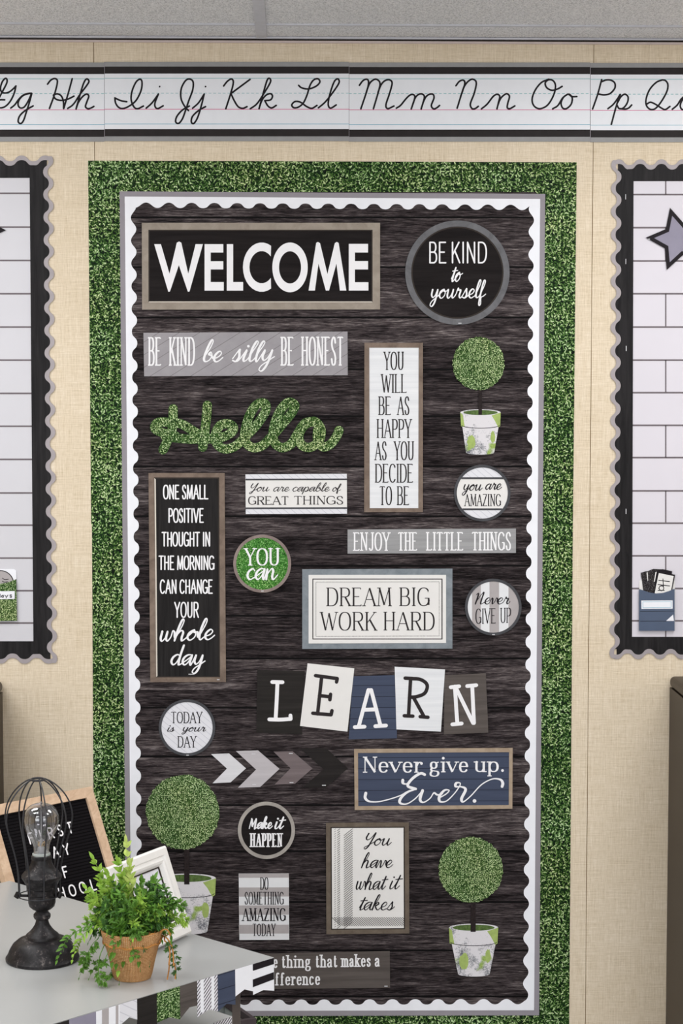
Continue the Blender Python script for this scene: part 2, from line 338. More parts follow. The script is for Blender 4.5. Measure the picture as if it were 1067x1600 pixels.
# ------------------------------------------------------------------ mesh helpers
class MB:
    def __init__(s): s.v = []; s.f = []; s.mi = []; s.uv = None
    def add(s, vs, fs, mi=0):
        o = len(s.v); s.v += [tuple(v) for v in vs]
        for f in fs: s.f.append([i + o for i in f]); s.mi.append(mi)
    def prism(s, front, d, mi=0, back=True):
        """front: 3D loop; d: vector to the back face"""
        n = len(front); d = Vector(d)
        fr = [Vector(p) for p in front]
        nrm = Vector((0, 0, 0))
        for i in range(n):
            a, b = fr[i], fr[(i + 1) % n]
            nrm += Vector(((a.y - b.y) * (a.z + b.z), (a.z - b.z) * (a.x + b.x), (a.x - b.x) * (a.y + b.y)))
        if nrm.dot(d) > 0: fr.reverse()
        bk = [p + d for p in fr]
        fs = [list(range(n))] + [[i, i + n, (i + 1) % n + n, (i + 1) % n] for i in range(n)]
        if back: fs.append(list(range(2 * n - 1, n - 1, -1)))
        s.add(fr + bk, fs, mi)
    def box(s, x0, x1, y0, y1, z0, z1, mi=0):
        s.prism([(x0, y0, z0), (x1, y0, z0), (x1, y0, z1), (x0, y0, z1)], (0, y1 - y0, 0), mi)
    def ring(s, outer, inner, d, mi=0):
        n = len(outer); d = Vector(d)
        o = [Vector(p) for p in outer]; i_ = [Vector(p) for p in inner]
        vs = o + i_ + [p + d for p in o] + [p + d for p in i_]
        fs = []
        for k in range(n):
            j = (k + 1) % n
            fs += [[k, j, n + j, n + k], [2 * n + k, 3 * n + k, 3 * n + j, 2 * n + j], [k, 2 * n + k, 2 * n + j, j], [n + k, n + j, 3 * n + j, 3 * n + k]]
        s.add(vs, fs, mi)
    def lathe(s, prof, c, seg=40, mi=0, cap=True):
        """prof: (r, z) from bottom to top around the vertical axis at c"""
        vs = []; fs = []
        for r, z in prof:
            for k in range(seg):
                a = 2 * pi * k / seg
                vs.append((c[0] + r * cos(a), c[1] + r * sin(a), c[2] + z))
        for i in range(len(prof) - 1):
            for k in range(seg):
                j = (k + 1) % seg
                fs.append([i * seg + k, i * seg + j, (i + 1) * seg + j, (i + 1) * seg + k])
        if cap:
            fs.append(list(range(seg - 1, -1, -1)))
            fs.append([(len(prof) - 1) * seg + k for k in range(seg)])
        s.add(vs, fs, mi)
    def tube(s, pts, r, seg=8, mi=0, caps=True):
        pts = [Vector(p) for p in pts]; n = len(pts); vs = []; fs = []
        rr = r if isinstance(r, (list, tuple)) else [r] * n
        up = Vector((0, 0, 1)); prev = None
        for i in range(n):
            t = (pts[min(i + 1, n - 1)] - pts[max(i - 1, 0)])
            if t.length < 1e-9: t = Vector((0, 0, 1))
            t.normalize()
            a = prev if prev is not None else (up if abs(t.z) < 0.9 else Vector((1, 0, 0)))
            u = (a - t * a.dot(t))
            if u.length < 1e-6: u = t.orthogonal()
            u.normalize(); prev = u; w = t.cross(u)
            for k in range(seg):
                q = 2 * pi * k / seg
                vs.append(pts[i] + (u * cos(q) + w * sin(q)) * rr[i])
        for i in range(n - 1):
            for k in range(seg):
                j = (k + 1) % seg
                fs.append([i * seg + k, i * seg + j, (i + 1) * seg + j, (i + 1) * seg + k])
        if caps:
            fs.append(list(range(seg - 1, -1, -1))); fs.append([(n - 1) * seg + k for k in range(seg)])
        s.add(vs, fs, mi)
    def build(s, name, mats, parent=None, loc=None, smooth=False, local=False):
        if not isinstance(mats, (list, tuple)): mats = [mats]
        me = bpy.data.meshes.new(name)
        if loc is None:
            if local: loc = (0, 0, 0)
            elif parent is not None: loc = parent['_o'] if '_o' in parent.keys() else parent.location
            else:
                n = max(1, len(s.v)); loc = [sum(v[k] for v in s.v) / n for k in range(3)]
        L = Vector(loc)
        me.from_pydata([tuple(Vector(v) - L) for v in s.v], [], s.f)
        for m in mats: me.materials.append(M[m] if isinstance(m, str) else m)
        for p, i in zip(me.polygons, s.mi):
            p.material_index = i; p.use_smooth = smooth
        if smooth: me.set_sharp_from_angle(angle=radians(34))
        me.update()
        o = bpy.data.objects.new(name, me); COL.objects.link(o)
        if parent is not None: o.parent = parent
        else: o.location = L
        return o
def tag(o, label, cat=None, group=None, kind=None):
    o['label'] = label
    if cat: o['category'] = cat
    if group: o['group'] = group
    if kind: o['kind'] = kind
    return o
def thing(name, loc, label, cat, group=None):
    o = bpy.data.objects.new(name, None); COL.objects.link(o); o.location = Vector(loc)
    o.empty_display_size = 0.02
    return tag(o, label, cat, group)
def struct(name, mb, mats, loc=None):
    o = mb.build(name, mats, loc=loc); o['kind'] = 'structure'; return o
def catmull(pts, n=6, closed=False):
    if len(pts) < 3: return list(pts)
    q = [pts[-1]] + list(pts) + [pts[0], pts[1]] if closed else [(2 * pts[0][0] - pts[1][0], 2 * pts[0][1] - pts[1][1])] + list(pts) + [(2 * pts[-1][0] - pts[-2][0], 2 * pts[-1][1] - pts[-2][1])]
    out = []
    m = len(pts) if closed else len(pts) - 1
    for i in range(m):
        p0, p1, p2, p3 = q[i:i + 4]
        for k in range(n):
            t = k / n
            out.append(tuple(0.5 * (2 * b + (c - a) * t + (2 * a - 5 * b + 4 * c - d) * t * t + (3 * b - a - 3 * c + d) * t ** 3) for a, b, c, d in zip(p0, p1, p2, p3)))
    if not closed: out.append(tuple(pts[-1]))
    return out
MM = 0.001
def W2(pts, mm): return [P(x, y, -mm * MM) for x, y in pts]
def card(mb, pts, mm, thick=0.5, mi=0):
    """a flat cut-out lying mm in front of the wall, outline given where it stands on the wall"""
    mb.prism(W2(pts, mm), (0, thick * MM, 0), mi)
def frame(mb, outer, inner, mm, thick=0.5, mi=0):
    mb.ring(W2(outer, mm), W2(inner, mm), (0, thick * MM, 0), mi)
def circle(cx, cy, r, n=72, ry=None):
    return [(cx + r * cos(2 * pi * k / n), cy + (ry or r) * sin(2 * pi * k / n)) for k in range(n)]
def quad(x0, y0, x1, y1): return [(x0, y0), (x1, y0), (x1, y1), (x0, y1)]

# ------------------------------------------------------------------ lettering: pen strokes laid as flat ink
class Ink:
    """collects strokes in flat 2-D and lays them on a surface with fn(x, y, k) -> 3D"""
    def __init__(s): s.mb = MB(); s.k = 0
    def fn(s, x, y): return P(x, y, -(s.mm + s.k * 0.004) * MM)
    def start(s, mm): s.mm = mm; return s
    def poly(s, pts, mi=0):
        s.k += 1; s.mb.add([s.fn(x, y) for x, y in pts], [orient([s.fn(x, y) for x, y in pts])], mi)
    def stroke(s, pts, wid, cap='round', mi=0):
        """wid: constant full width or list per point"""
        p = [pts[0]]; w = [wid[0] if isinstance(wid, list) else wid]
        for i in range(1, len(pts)):
            if hypot(pts[i][0] - p[-1][0], pts[i][1] - p[-1][1]) > 1e-4:
                p.append(pts[i]); w.append(wid[i] if isinstance(wid, list) else wid)
        if len(p) < 2:
            s.poly([(p[0][0] + w[0] / 2 * cos(a * pi / 6), p[0][1] + w[0] / 2 * sin(a * pi / 6)) for a in range(12)], mi); return
        s.k += 1; n = len(p); Lp = []; Rp = []; corners = []
        for i in range(n):
            a = p[max(i - 1, 0)]; b = p[i]; c = p[min(i + 1, n - 1)]
            d1 = (b[0] - a[0], b[1] - a[1]); d2 = (c[0] - b[0], c[1] - b[1])
            if i == 0: d1 = d2
            if i == n - 1: d2 = d1
            l1 = hypot(*d1); l2 = hypot(*d2)
            n1 = (-d1[1] / l1, d1[0] / l1); n2 = (-d2[1] / l2, d2[0] / l2)
            dot = n1[0] * n2[0] + n1[1] * n2[1]
            h = w[i] / 2
            if dot > 0.5:
                m = (n1[0] + n2[0], n1[1] + n2[1]); ml = hypot(*m); f = h / ml * (2 / max(ml, 1e-6)) if ml > 1e-6 else h
                m = (m[0] / ml, m[1] / ml); e = h / max(0.5, (m[0] * n1[0] + m[1] * n1[1]))
                Lp.append(((b[0] + m[0] * e, b[1] + m[1] * e),) * 2); Rp.append(((b[0] - m[0] * e, b[1] - m[1] * e),) * 2)
            else:
                Lp.append(((b[0] + n1[0] * h, b[1] + n1[1] * h), (b[0] + n2[0] * h, b[1] + n2[1] * h)))
                Rp.append(((b[0] - n1[0] * h, b[1] - n1[1] * h), (b[0] - n2[0] * h, b[1] - n2[1] * h)))
                corners.append((b, h))
        for i in range(n - 1):
            q = [Lp[i][1], Lp[i + 1][0], Rp[i + 1][0], Rp[i][1]]
            v = [s.fn(*t) for t in q]; s.mb.add(v, [orient(v)], mi); s.k += 0.4
        dots = list(corners)
        if cap == 'round': dots += [(p[0], w[0] / 2), (p[-1], w[-1] / 2)]
        for (b, h) in dots:
            s.k += 0.5
            v = [s.fn(b[0] + h * cos(a * pi / 5), b[1] + h * sin(a * pi / 5)) for a in range(10)]
            s.mb.add(v, [orient(v)], mi)
    def build(s, name, mats, parent, label=None):
        o = s.mb.build(name, mats, parent)
        if label: o['label'] = label
        return o
def orient(v):
    n = (v[1] - v[0]).cross(v[2] - v[0])
    k = 2
    while n.length < 1e-14 and k + 1 < len(v):
        k += 1; n = (v[1] - v[0]).cross(v[k] - v[0])
    idx = list(range(len(v)))
    return idx if n.dot(CAMLOC - v[0]) > 0 else idx[::-1]
class InkOn(Ink):
    def __init__(s, o, u, v, n, step=2e-5): super().__init__(); s.o = Vector(o); s.u = u; s.v = v; s.n = n; s.step = step; s.mm = 0
    def fn(s, x, y): return s.o + s.u * x + s.v * y + s.n * (0.0004 + s.k * s.step * 0.2)

def arc(cx, cy, rx, ry, a0, a1, n=14, p=2.35):
    out = []
    for k in range(n + 1):
        a = radians(a0 + (a1 - a0) * k / n); c, d = cos(a), sin(a)
        out.append((cx + rx * math.copysign(abs(c) ** (2 / p), c), cy + ry * math.copysign(abs(d) ** (2 / p), d)))
    return out
X = 0.66
GL = {  # width, strokes (k thick, t thin, c by direction), foot serifs, beaks
 'A': (.74, [('t', [(0, 0), (.5, 1)]), ('k', [(.5, 1), (1, 0)]), ('t', [(.2, .36), (.8, .36)])], [(0, 0), (1, 0)], []),
 'B': (.60, [('k', [(.1, 0), (.1, 1)]), ('c', [(.1, 1), (.5, 1)] + arc(.5, .76, .4, .24, 90, -90) + [(.1, .52)]), ('c', [(.1, .52), (.55, .52)] + arc(.55, .26, .45, .26, 90, -90) + [(.1, 0)])], [(.1, 0), (.1, 1)], []),
 'C': (.66, [('c', arc(.52, .5, .52, .5, 42, 318, 22))], [], [(.92, .84, -1)]),
 'D': (.70, [('k', [(.1, 0), (.1, 1)]), ('c', [(.1, 1), (.4, 1)] + arc(.4, .5, .6, .5, 90, -90, 20) + [(.1, 0)])], [(.1, 0), (.1, 1)], []),
 'E': (.56, [('k', [(.1, 0), (.1, 1)]), ('t', [(.1, 1), (.95, 1)]), ('t', [(.1, .52), (.78, .52)]), ('t', [(.1, 0), (1, 0)])], [(.1, 0), (.1, 1)], [(.95, 1, -1), (1, 0, 1)]),
 'F': (.54, [('k', [(.1, 0), (.1, 1)]), ('t', [(.1, 1), (.95, 1)]), ('t', [(.1, .52), (.78, .52)])], [(.1, 0), (.1, 1)], [(.95, 1, -1)]),
 'G': (.70, [('c', arc(.52, .5, .52, .5, 42, 340, 22)), ('k', [(.98, .05), (.98, .42)]), ('t', [(.62, .42), (1.05, .42)])], [], [(.92, .84, -1)]),
 'H': (.70, [('k', [(.1, 0), (.1, 1)]), ('k', [(.9, 0), (.9, 1)]), ('t', [(.1, .52), (.9, .52)])], [(.1, 0), (.1, 1), (.9, 0), (.9, 1)], []),
 'I': (.18, [('k', [(.5, 0), (.5, 1)])], [(.5, 0), (.5, 1)], []),
 'J': (.46, [('c', [(.85, 1), (.85, .3)] + arc(.45, .25, .4, .25, 0, -150, 12))], [(.85, 1)], []),
 'K': (.66, [('k', [(.1, 0), (.1, 1)]), ('t', [(.1, .38), (.9, 1)]), ('k', [(.38, .6), (1, 0)])], [(.1, 0), (.1, 1), (.9, 1), (1, 0)], []),
 'L': (.54, [('k', [(.1, 0), (.1, 1)]), ('t', [(.1, 0), (1, 0)])], [(.1, 0), (.1, 1)], [(1, 0, 1)]),
 'M': (.86, [('t', [(.05, 0), (.12, 1)]), ('k', [(.12, 1), (.5, .05)]), ('t', [(.5, .05), (.88, 1)]), ('k', [(.88, 1), (.95, 0)])], [(.05, 0), (.95, 0), (.08, 1), (.92, 1)], []),
 'N': (.72, [('t', [(.1, 0), (.1, 1)]), ('k', [(.1, 1), (.9, 0)]), ('t', [(.9, 0), (.9, 1)])], [(.1, 0), (.1, 1), (.9, 1)], []),
 'O': (.72, [('c', arc(.5, .5, .5, .5, 90, 450, 32))], [], []),
 'P': (.58, [('k', [(.1, 0), (.1, 1)]), ('c', [(.1, 1), (.5, 1)] + arc(.5, .73, .48, .27, 90, -90) + [(.1, .46)])], [(.1, 0), (.1, 1)], []),
 'R': (.64, [('k', [(.1, 0), (.1, 1)]), ('c', [(.1, 1), (.5, 1)] + arc(.5, .75, .44, .25, 90, -90) + [(.1, .5)]), ('k', [(.5, .5), (1, 0)])], [(.1, 0), (.1, 1), (1, 0)], []),
 'S': (.54, [('c', catmull([(.9, .8), (.75, .96), (.5, 1), (.18, .92), (.08, .74), (.28, .58), (.68, .44), (.92, .26), (.82, .06), (.5, 0), (.2, .04), (.05, .22)], 4))], [], [(.9, .84, -1), (.05, .16, 1)]),
 'T': (.62, [('k', [(.5, 0), (.5, 1)]), ('t', [(0, 1), (1, 1)])], [(.5, 0)], [(0, 1, -1), (1, 1, -1)]),
 'U': (.68, [('c', [(.1, 1), (.1, .32)] + arc(.5, .32, .4, .32, 180, 360, 16) + [(.9, 1)])], [(.1, 1), (.9, 1)], []),
 'V': (.72, [('k', [(0, 1), (.5, 0)]), ('t', [(.5, 0), (1, 1)])], [(0, 1), (1, 1)], []),
 'W': (1.0, [('k', [(0, 1), (.28, 0)]), ('t', [(.28, 0), (.5, .95)]), ('k', [(.5, .95), (.74, 0)]), ('t', [(.74, 0), (1, 1)])], [(0, 1), (1, 1)], []),
 'Y': (.68, [('k', [(0, 1), (.5, .46)]), ('t', [(.5, .46), (1, 1)]), ('k', [(.5, 0), (.5, .46)])], [(0, 1), (1, 1), (.5, 0)], []),
 'Z': (.60, [('t', [(.05, 1), (.95, 1)]), ('k', [(.95, 1), (.02, 0)]), ('t', [(.02, 0), (1, 0)])], [], [(.05, 1, -1), (1, 0, 1)]),
 'a': (.50, [('c', [(.1, .5), (.14, .58)] + arc(.44, .47, .34, .19, 150, 0, 10) + [(.8, .12), (.86, .02), (1, .02)]), ('c', [(.78, .4), (.4, .35), (.12, .26), (.06, .13), (.2, .01), (.42, 0), (.65, .06), (.78, .16)])], [], []),
 'c': (.50, [('c', arc(.5, .33, .45, .33, 38, 320, 18))], [], []),
 'd': (.58, [('c', arc(.42, .33, .4, .33, 0, 360, 22)), ('k', [(.86, 0), (.86, 1)])], [(.9, 0), (.8, 1)], []),
 'e': (.52, [('t', [(.1, .36), (.9, .36)]), ('c', [(.9, .36)] + arc(.5, .33, .42, .33, 5, 322, 22))], [], []),
 'f': (.40, [('c', [(.4, 0), (.4, .78)] + arc(.75, .78, .35, .22, 180, 50, 10)), ('t', [(.05, X), (.85, X)])], [(.4, 0)], []),
 'g': (.54, [('c', arc(.42, .45, .32, .21, 0, 360, 20)), ('t', [(.7, .6), (1, .66)]), ('c', [(.24, .27), (.14, .18), (.2, .09), (.5, .06), (.85, .02), (.95, -.12), (.8, -.26), (.45, -.3), (.12, -.24), (.06, -.1), (.2, .04)])], [], []),
 'h': (.58, [('k', [(.12, 0), (.12, 1)]), ('c', [(.12, .44)] + arc(.48, .4, .36, .26, 160, 0, 12) + [(.84, 0)])], [(.12, 0), (.84, 0), (.06, 1)], []),
 'i': (.26, [('k', [(.5, 0), (.5, X)]), ('d', [(.48, .92)])], [(.5, 0), (.35, X)], []),
 'k': (.58, [('k', [(.12, 0), (.12, 1)]), ('t', [(.12, .24), (.8, X)]), ('k', [(.4, .4), (.9, 0)])], [(.12, 0), (.06, 1), (.85, X), (.92, 0)], []),
 'm': (.86, [('k', [(.08, 0), (.08, X)]), ('c', [(.08, .44)] + arc(.29, .42, .21, .24, 160, 0, 10) + [(.5, 0)]), ('c', [(.5, .44)] + arc(.71, .42, .21, .24, 160, 0, 10) + [(.92, 0)])], [(.08, 0), (.5, 0), (.92, 0), (.04, X)], []),
 'n': (.58, [('k', [(.12, 0), (.12, X)]), ('c', [(.12, .44)] + arc(.48, .4, .36, .26, 160, 0, 12) + [(.84, 0)])], [(.12, 0), (.84, 0), (.06, X)], []),
 'p': (.58, [('k', [(.14, -.3), (.14, X)]), ('c', arc(.54, .33, .4, .33, 180, -180, 22))], [(.14, -.3), (.08, X)], []),
 'r': (.42, [('k', [(.2, 0), (.2, X)]), ('c', [(.2, .4), (.4, .58), (.7, .66), (.95, .6)]), ('d', [(.9, .58)])], [(.2, 0), (.12, X)], []),
 's': (.42, [('c', [(.88, .53), (.7, .64), (.45, X), (.16, .58), (.16, .44), (.5, .34), (.86, .24), (.86, .08), (.52, 0), (.2, .03), (.08, .15)])], [], []),
 't': (.36, [('c', [(.4, .88), (.4, .14), (.5, .02), (.72, 0), (.98, .08)]), ('t', [(.02, X), (.9, X)])], [], []),
 'u': (.58, [('c', [(.12, X), (.12, .22)] + arc(.46, .22, .34, .22, 180, 330, 10) + [(.84, .2)]), ('k', [(.84, 0), (.84, X)])], [(.06, X), (.78, X), (.92, 0)], []),
 'v': (.56, [('k', [(0, X), (.5, 0)]), ('t', [(.5, 0), (1, X)])], [(0, X), (1, X)], []),
 '.': (.18, [('d', [(.5, .07)])], [], []),
}
def txt(ink, s, x0, x1, yt, yb, thick=2.0, thin=None, serif=0.0, gap=.16, space=.56, slope=0.0, slab=None, beak=1.0, mi=0, cap='round'):
    """one line of upright letters fitted into x0..x1; yt is cap height, yb the baseline"""
    thin = thin or thick; slab = slab or thin
    H = yb - yt - (0 if s.lower() == s and False else thin * 0.9); yB = yb - thin * 0.45
    wsum = 0; n = len(s)
    for k, ch in enumerate(s):
        wsum += space if ch == ' ' else GL[ch][0]
        if k < n - 1 and ch != ' ' and s[k + 1] != ' ': wsum += gap
    m = max(serif, thick / 2)
    ng = sum(1 for k, ch in enumerate(s) if k < n - 1 and ch != ' ' and s[k + 1] != ' ')
    sx = (x1 - x0 - 2 * m * 0.8) / wsum; gp = gap * sx
    need = 1.25 * serif + 0.9 if serif else 0
    if need > gp: sx = (x1 - x0 - 2 * m * 0.8 - ng * need) / (wsum - ng * gap); gp = need
    x = x0 + m * 0.8
    for k, ch in enumerate(s):
        if ch == ' ': x += space * sx; continue
        w, st, feet, beaks = GL[ch]
        def mp(p): 
            xx = x + p[0] * w * sx
            return (xx, yB - p[1] * H + slope * (xx - x0))
        for kind, pts in st:
            q = [mp(p) for p in (catmull(pts, 5) if kind == 'c' and 3 < len(pts) < 13 else pts)]
            if kind == 'd': ink.stroke(q, thick * 1.25, mi=mi); continue
            cp = 'flat' if serif else cap
            if kind == 'k': ink.stroke(q, thick, cp, mi); continue
            if kind == 't': ink.stroke(q, thin, cp, mi); continue
            ws = []
            for i in range(len(q)):
                a = q[max(0, i - 1)]; b = q[min(len(q) - 1, i + 1)]
                d = hypot(b[0] - a[0], b[1] - a[1]) or 1
                ws.append(thin + (thick - thin) * (abs(b[1] - a[1]) / d) ** 1.4)
            ink.stroke(q, ws, cap, mi)
        if serif:
            for fx, fy in feet:
                c = mp((fx, fy)); ink.stroke([(c[0] - serif - thick * .3, c[1] - slope * serif), (c[0] + serif + thick * .3, c[1] + slope * serif)], slab, 'flat', mi)
            if beak:
                for fx, fy, dr in beaks:
                    c = mp((fx, fy)); ink.stroke([c, (c[0], c[1] - dr * serif * 1.1 * beak)], slab, 'flat', mi)
        x += w * sx + (gp if k < n - 1 and s[k + 1] != ' ' else 0)

SC = {  # joined handwriting: advance, main path, extra strokes; x-height 1
 'a': (1.0, [(.78, .86), (.5, 1), (.17, .72), (.1, .28), (.34, 0), (.64, .35), (.82, .98), (.76, .3), (.9, .02)], []),
 'b': (.92, [(.08, .3), (.42, 1.3), (.52, 2.0), (.36, 2.15), (.2, 1.4), (.14, .4), (.34, .02), (.68, .18), (.78, .62), (.6, .92), (.5, .7), (.72, .62)], []),
 'c': (.78, [(.72, .8), (.5, 1), (.17, .72), (.12, .28), (.38, 0), (.7, .15)], []),
 'd': (1.0, [(.78, .86), (.5, 1), (.17, .72), (.1, .28), (.34, 0), (.64, .4), (.86, 1.5), (.9, 2.1), (.8, 1.2), (.76, .3), (.9, .02)], []),
 'e': (.78, [(.1, .32), (.5, .5), (.66, .82), (.44, 1.02), (.16, .66), (.18, .2), (.42, 0), (.68, .14)], []),
 'f': (.66, [(.1, .3), (.42, 1.3), (.5, 2.0), (.34, 2.1), (.22, 1.2), (.16, -.5), (.24, -1.05), (.38, -.8), (.3, 0), (.55, .2)], []),
 'h': (1.0, [(.1, .3), (.42, 1.4), (.5, 2.05), (.34, 2.15), (.18, 1.2), (.1, .0), (.16, .5), (.46, 1), (.66, .8), (.64, .25), (.8, 0)], []),
 'i': (.52, [(.28, .98), (.22, .3), (.34, .02)], [[(.32, 1.5)]]),
 'k': (.92, [(.1, .3), (.42, 1.4), (.5, 2.05), (.34, 2.15), (.18, 1.2), (.1, .0), (.16, .5), (.5, .98), (.62, .75), (.34, .5), (.6, .08), (.78, .04)], []),
 'l': (.52, [(.08, .3), (.4, 1.3), (.5, 2.0), (.34, 2.15), (.18, 1.2), (.18, .3), (.34, .02)], []),
 'm': (1.3, [(.08, .96), (.08, .0), (.14, .5), (.38, 1), (.52, .8), (.5, .0), (.56, .5), (.8, 1), (.96, .8), (.94, .25), (1.1, 0)], []),
 'n': (.98, [(.08, .96), (.1, .0), (.16, .5), (.46, 1), (.64, .8), (.62, .25), (.78, 0)], []),
 'o': (.92, [(.56, 1), (.2, .76), (.12, .28), (.38, 0), (.7, .3), (.72, .76), (.5, 1), (.6, .78), (.86, .8)], []),
 'p': (.92, [(.18, .98), (.14, .2), (.08, -1.05), (.14, .3), (.34, .92), (.62, .98), (.76, .5), (.58, .04), (.34, .1), (.6, 0)], []),
 'r': (.80, [(.1, .4), (.26, 1.12), (.36, .88), (.6, .9), (.54, .3), (.68, .02)], []),
 's': (.74, [(.1, .25), (.44, 1.05), (.48, .82), (.58, .36), (.4, 0), (.14, .1), (.42, 0), (.66, .16)], []),
 't': (.58, [(.1, .3), (.38, 1.3), (.44, 1.75), (.34, 1.0), (.26, .3), (.4, .02)], [[(.06, 1.2), (.38, 1.26), (.78, 1.3)]]),
 'u': (1.0, [(.14, .98), (.12, .3), (.3, .0), (.58, .35), (.72, .98), (.68, .3), (.82, .02)], []),
 'v': (.86, [(.1, .92), (.24, .82), (.34, .04), (.58, .4), (.68, .96), (.86, .82)], []),
 'w': (1.2, [(.1, .98), (.1, .3), (.26, .0), (.48, .35), (.54, .95), (.54, .3), (.72, 0), (.92, .4), (.96, .98), (1.14, .84)], []),
 'y': (.96, [(.16, .98), (.14, .4), (.34, .1), (.58, .35), (.76, .98), (.66, -.4), (.42, -1.1), (.16, -.95), (.3, -.4), (.84, .2)], []),
 'Y': (1.15, [(.2, 1.75), (.1, 1.1), (.32, .8), (.66, 1.1), (1.0, 1.85), (.82, .6), (.54, -.7), (.3, -.85), (.3, -.4), (.95, .3)], []),
 'N': (1.25, [(.0, 1.5), (.2, 1.75), (.26, 1.3), (.2, .0), (.3, .6), (.72, 1.7), (.9, 1.85), (.84, .8), (.86, .1), (1.0, .02)], []),
 'M': (1.5, [(.1, .0), (.2, 1.5), (.26, 1.7), (.56, .5), (.66, .5), (1.0, 1.7), (1.08, 1.5), (1.1, .1), (1.24, .02)], []),
}
def scr(ink, s, x0, x1, yx, yb, thick=2.0, thin=1.0, shear=.28, asc=1.0, desc=1.0, slope=0.0, mi=0):
    """a joined handwritten word fitted into x0..x1; yx is the x-height line, yb the baseline"""
    path = []; extra = []; x = 0
    for ch in s:
        adv, pts, ex = SC[ch]
        path += [(x + a, b) for a, b in pts]
        extra += [[(x + a, b) for a, b in e] for e in ex]
        x += adv
    path.append((x + .12, .42 if s[-1] not in 'ovw' else .9))
    def st(p):
        y = p[1]
        if y > 1: y = 1 + (y - 1) * asc
        if y < 0: y = y * desc
        return (p[0] + shear * y, y)
    sm = [st(p) for p in catmull(path, 6)]; ex = [[st(p) for p in e] for e in extra]
    lo = min(p[0] for p in sm); hi = max(p[0] for p in sm)
    sx = (x1 - x0 - thick) / (hi - lo); H = yb - yx - thick * .6
    def mp(p):
        xx = x0 + thick / 2 + (p[0] - lo) * sx
        return (xx, yb - thick * .3 - p[1] * H + slope * (xx - x0))
    q = [mp(p) for p in sm]; ws = []
    for i in range(len(q)):
        a = q[max(0, i - 1)]; b = q[min(len(q) - 1, i + 1)]
        d = hypot(b[0] - a[0], b[1] - a[1]) or 1
        dn = (b[1] - a[1]) / d                       # > 0: the pen moves down
        ws.append(thin + (thick - thin) * max(0.0, dn) ** 0.8)
    ws = [sum(ws[max(0, i - 2):i + 3]) / len(ws[max(0, i - 2):i + 3]) for i in range(len(ws))]
    ink.stroke(q, ws, 'round', mi)
    for e in ex:
        ink.stroke([mp(p) for p in e], thick * (1.15 if len(e) == 1 else .6), 'round', mi)
def trace(ink, org, sc, paths, wid, sub=5, mi=0, var=None):
    """strokes traced as points; var=(thin, thick) makes downstrokes heavier"""
    for pts in paths:
        q = [(org[0] + x * sc, org[1] + y * sc) for x, y in pts]
        q = catmull(q, sub) if len(q) > 2 else q
        w = wid
        if var:
            w = []
            for i in range(len(q)):
                a = q[max(0, i - 1)]; b = q[min(len(q) - 1, i + 1)]; d = hypot(b[0] - a[0], b[1] - a[1]) or 1
                w.append(var[0] + (var[1] - var[0]) * max(0, (b[1] - a[1]) / d) ** .8)
            w = [sum(w[max(0, i - 3):i + 4]) / len(w[max(0, i - 3):i + 4]) for i in range(len(w))]
        ink.stroke(q, w, 'round', mi)
# ------------------------------------------------------------------ the setting
ZC = P(533, 61, 0).z                              # ceiling height
ZT = P(533, 68, 0).z
HW = 3.9
mb = MB()
XS = [P(147, 150).x, P(921.5, 800).x]
xs = [-HW, XS[0] - 1.2192, XS[0], XS[1], XS[1] + 1.2192, HW]
for i in range(5):                                # wall panels of four feet with butt joints
    a, b = xs[i] + .0008, xs[i + 1] - .0008
    mb.box(a, b, 0, .03, 0, ZT, 0)
    if i < 4: mb.box(b, b + .0016, .0012, .03, 0, ZT, 1)
struct('wall_back', mb, ['wall', 'gap2'])
mb = MB(); mb.box(-HW, HW, -.006, .03, ZT, P(533, 64.5, 0).z, 0); mb.box(-HW, HW, .012, .03, P(533, 64.5, 0).z, ZC + .03, 1)
struct('trim_1', mb, ['walltrim', 'gap'])
mb = MB(); mb.box(-HW, HW, -7, .03, -.05, 0); struct('floor', mb, 'floor')
mb = MB(); mb.box(-HW - .05, -HW, -7, .03, 0, ZC + .1); struct('wall_left', mb, 'wall')
mb = MB(); mb.box(HW, HW + .05, -7, .03, 0, ZC + .1); struct('wall_right', mb, 'wall')
ZG = ZC + .004                                    # tiles lie on the grid flanges
yx = (ZG - 0) 
yc1 = T(533, 38.5, ZC).y; yc2 = T(533, 43, ZC).y
mb = MB(); mb.box(-HW, HW, -7, .03, ZG, ZG + .02); struct('ceiling', mb, 'ceiling')
xb = T(408.5, 56, ZC).x
k = 2
for i in (-2, -1, 0, 1, 2):
    mb = MB(); x = xb + i * 1.2192
    mb.box(x - .0128, x + .0128, -7, -.018, ZC, ZC + .0035)
    struct('trim_%d' % k, mb, 'tbar'); k += 1
for i in range(6):
    mb = MB(); y = yc1 + (yc2 - yc1) / 2 - i * 1.2192
    mb.box(-HW, HW, y - .007, y + .007, ZC + .0005, ZC + .004)
    struct('trim_%d' % k, mb, 'tbar'); k += 1
mb = MB(); mb.box(-HW, HW, -.012, -.0, ZC - .001, ZC + .003); struct('trim_%d' % k, mb, 'tbar')

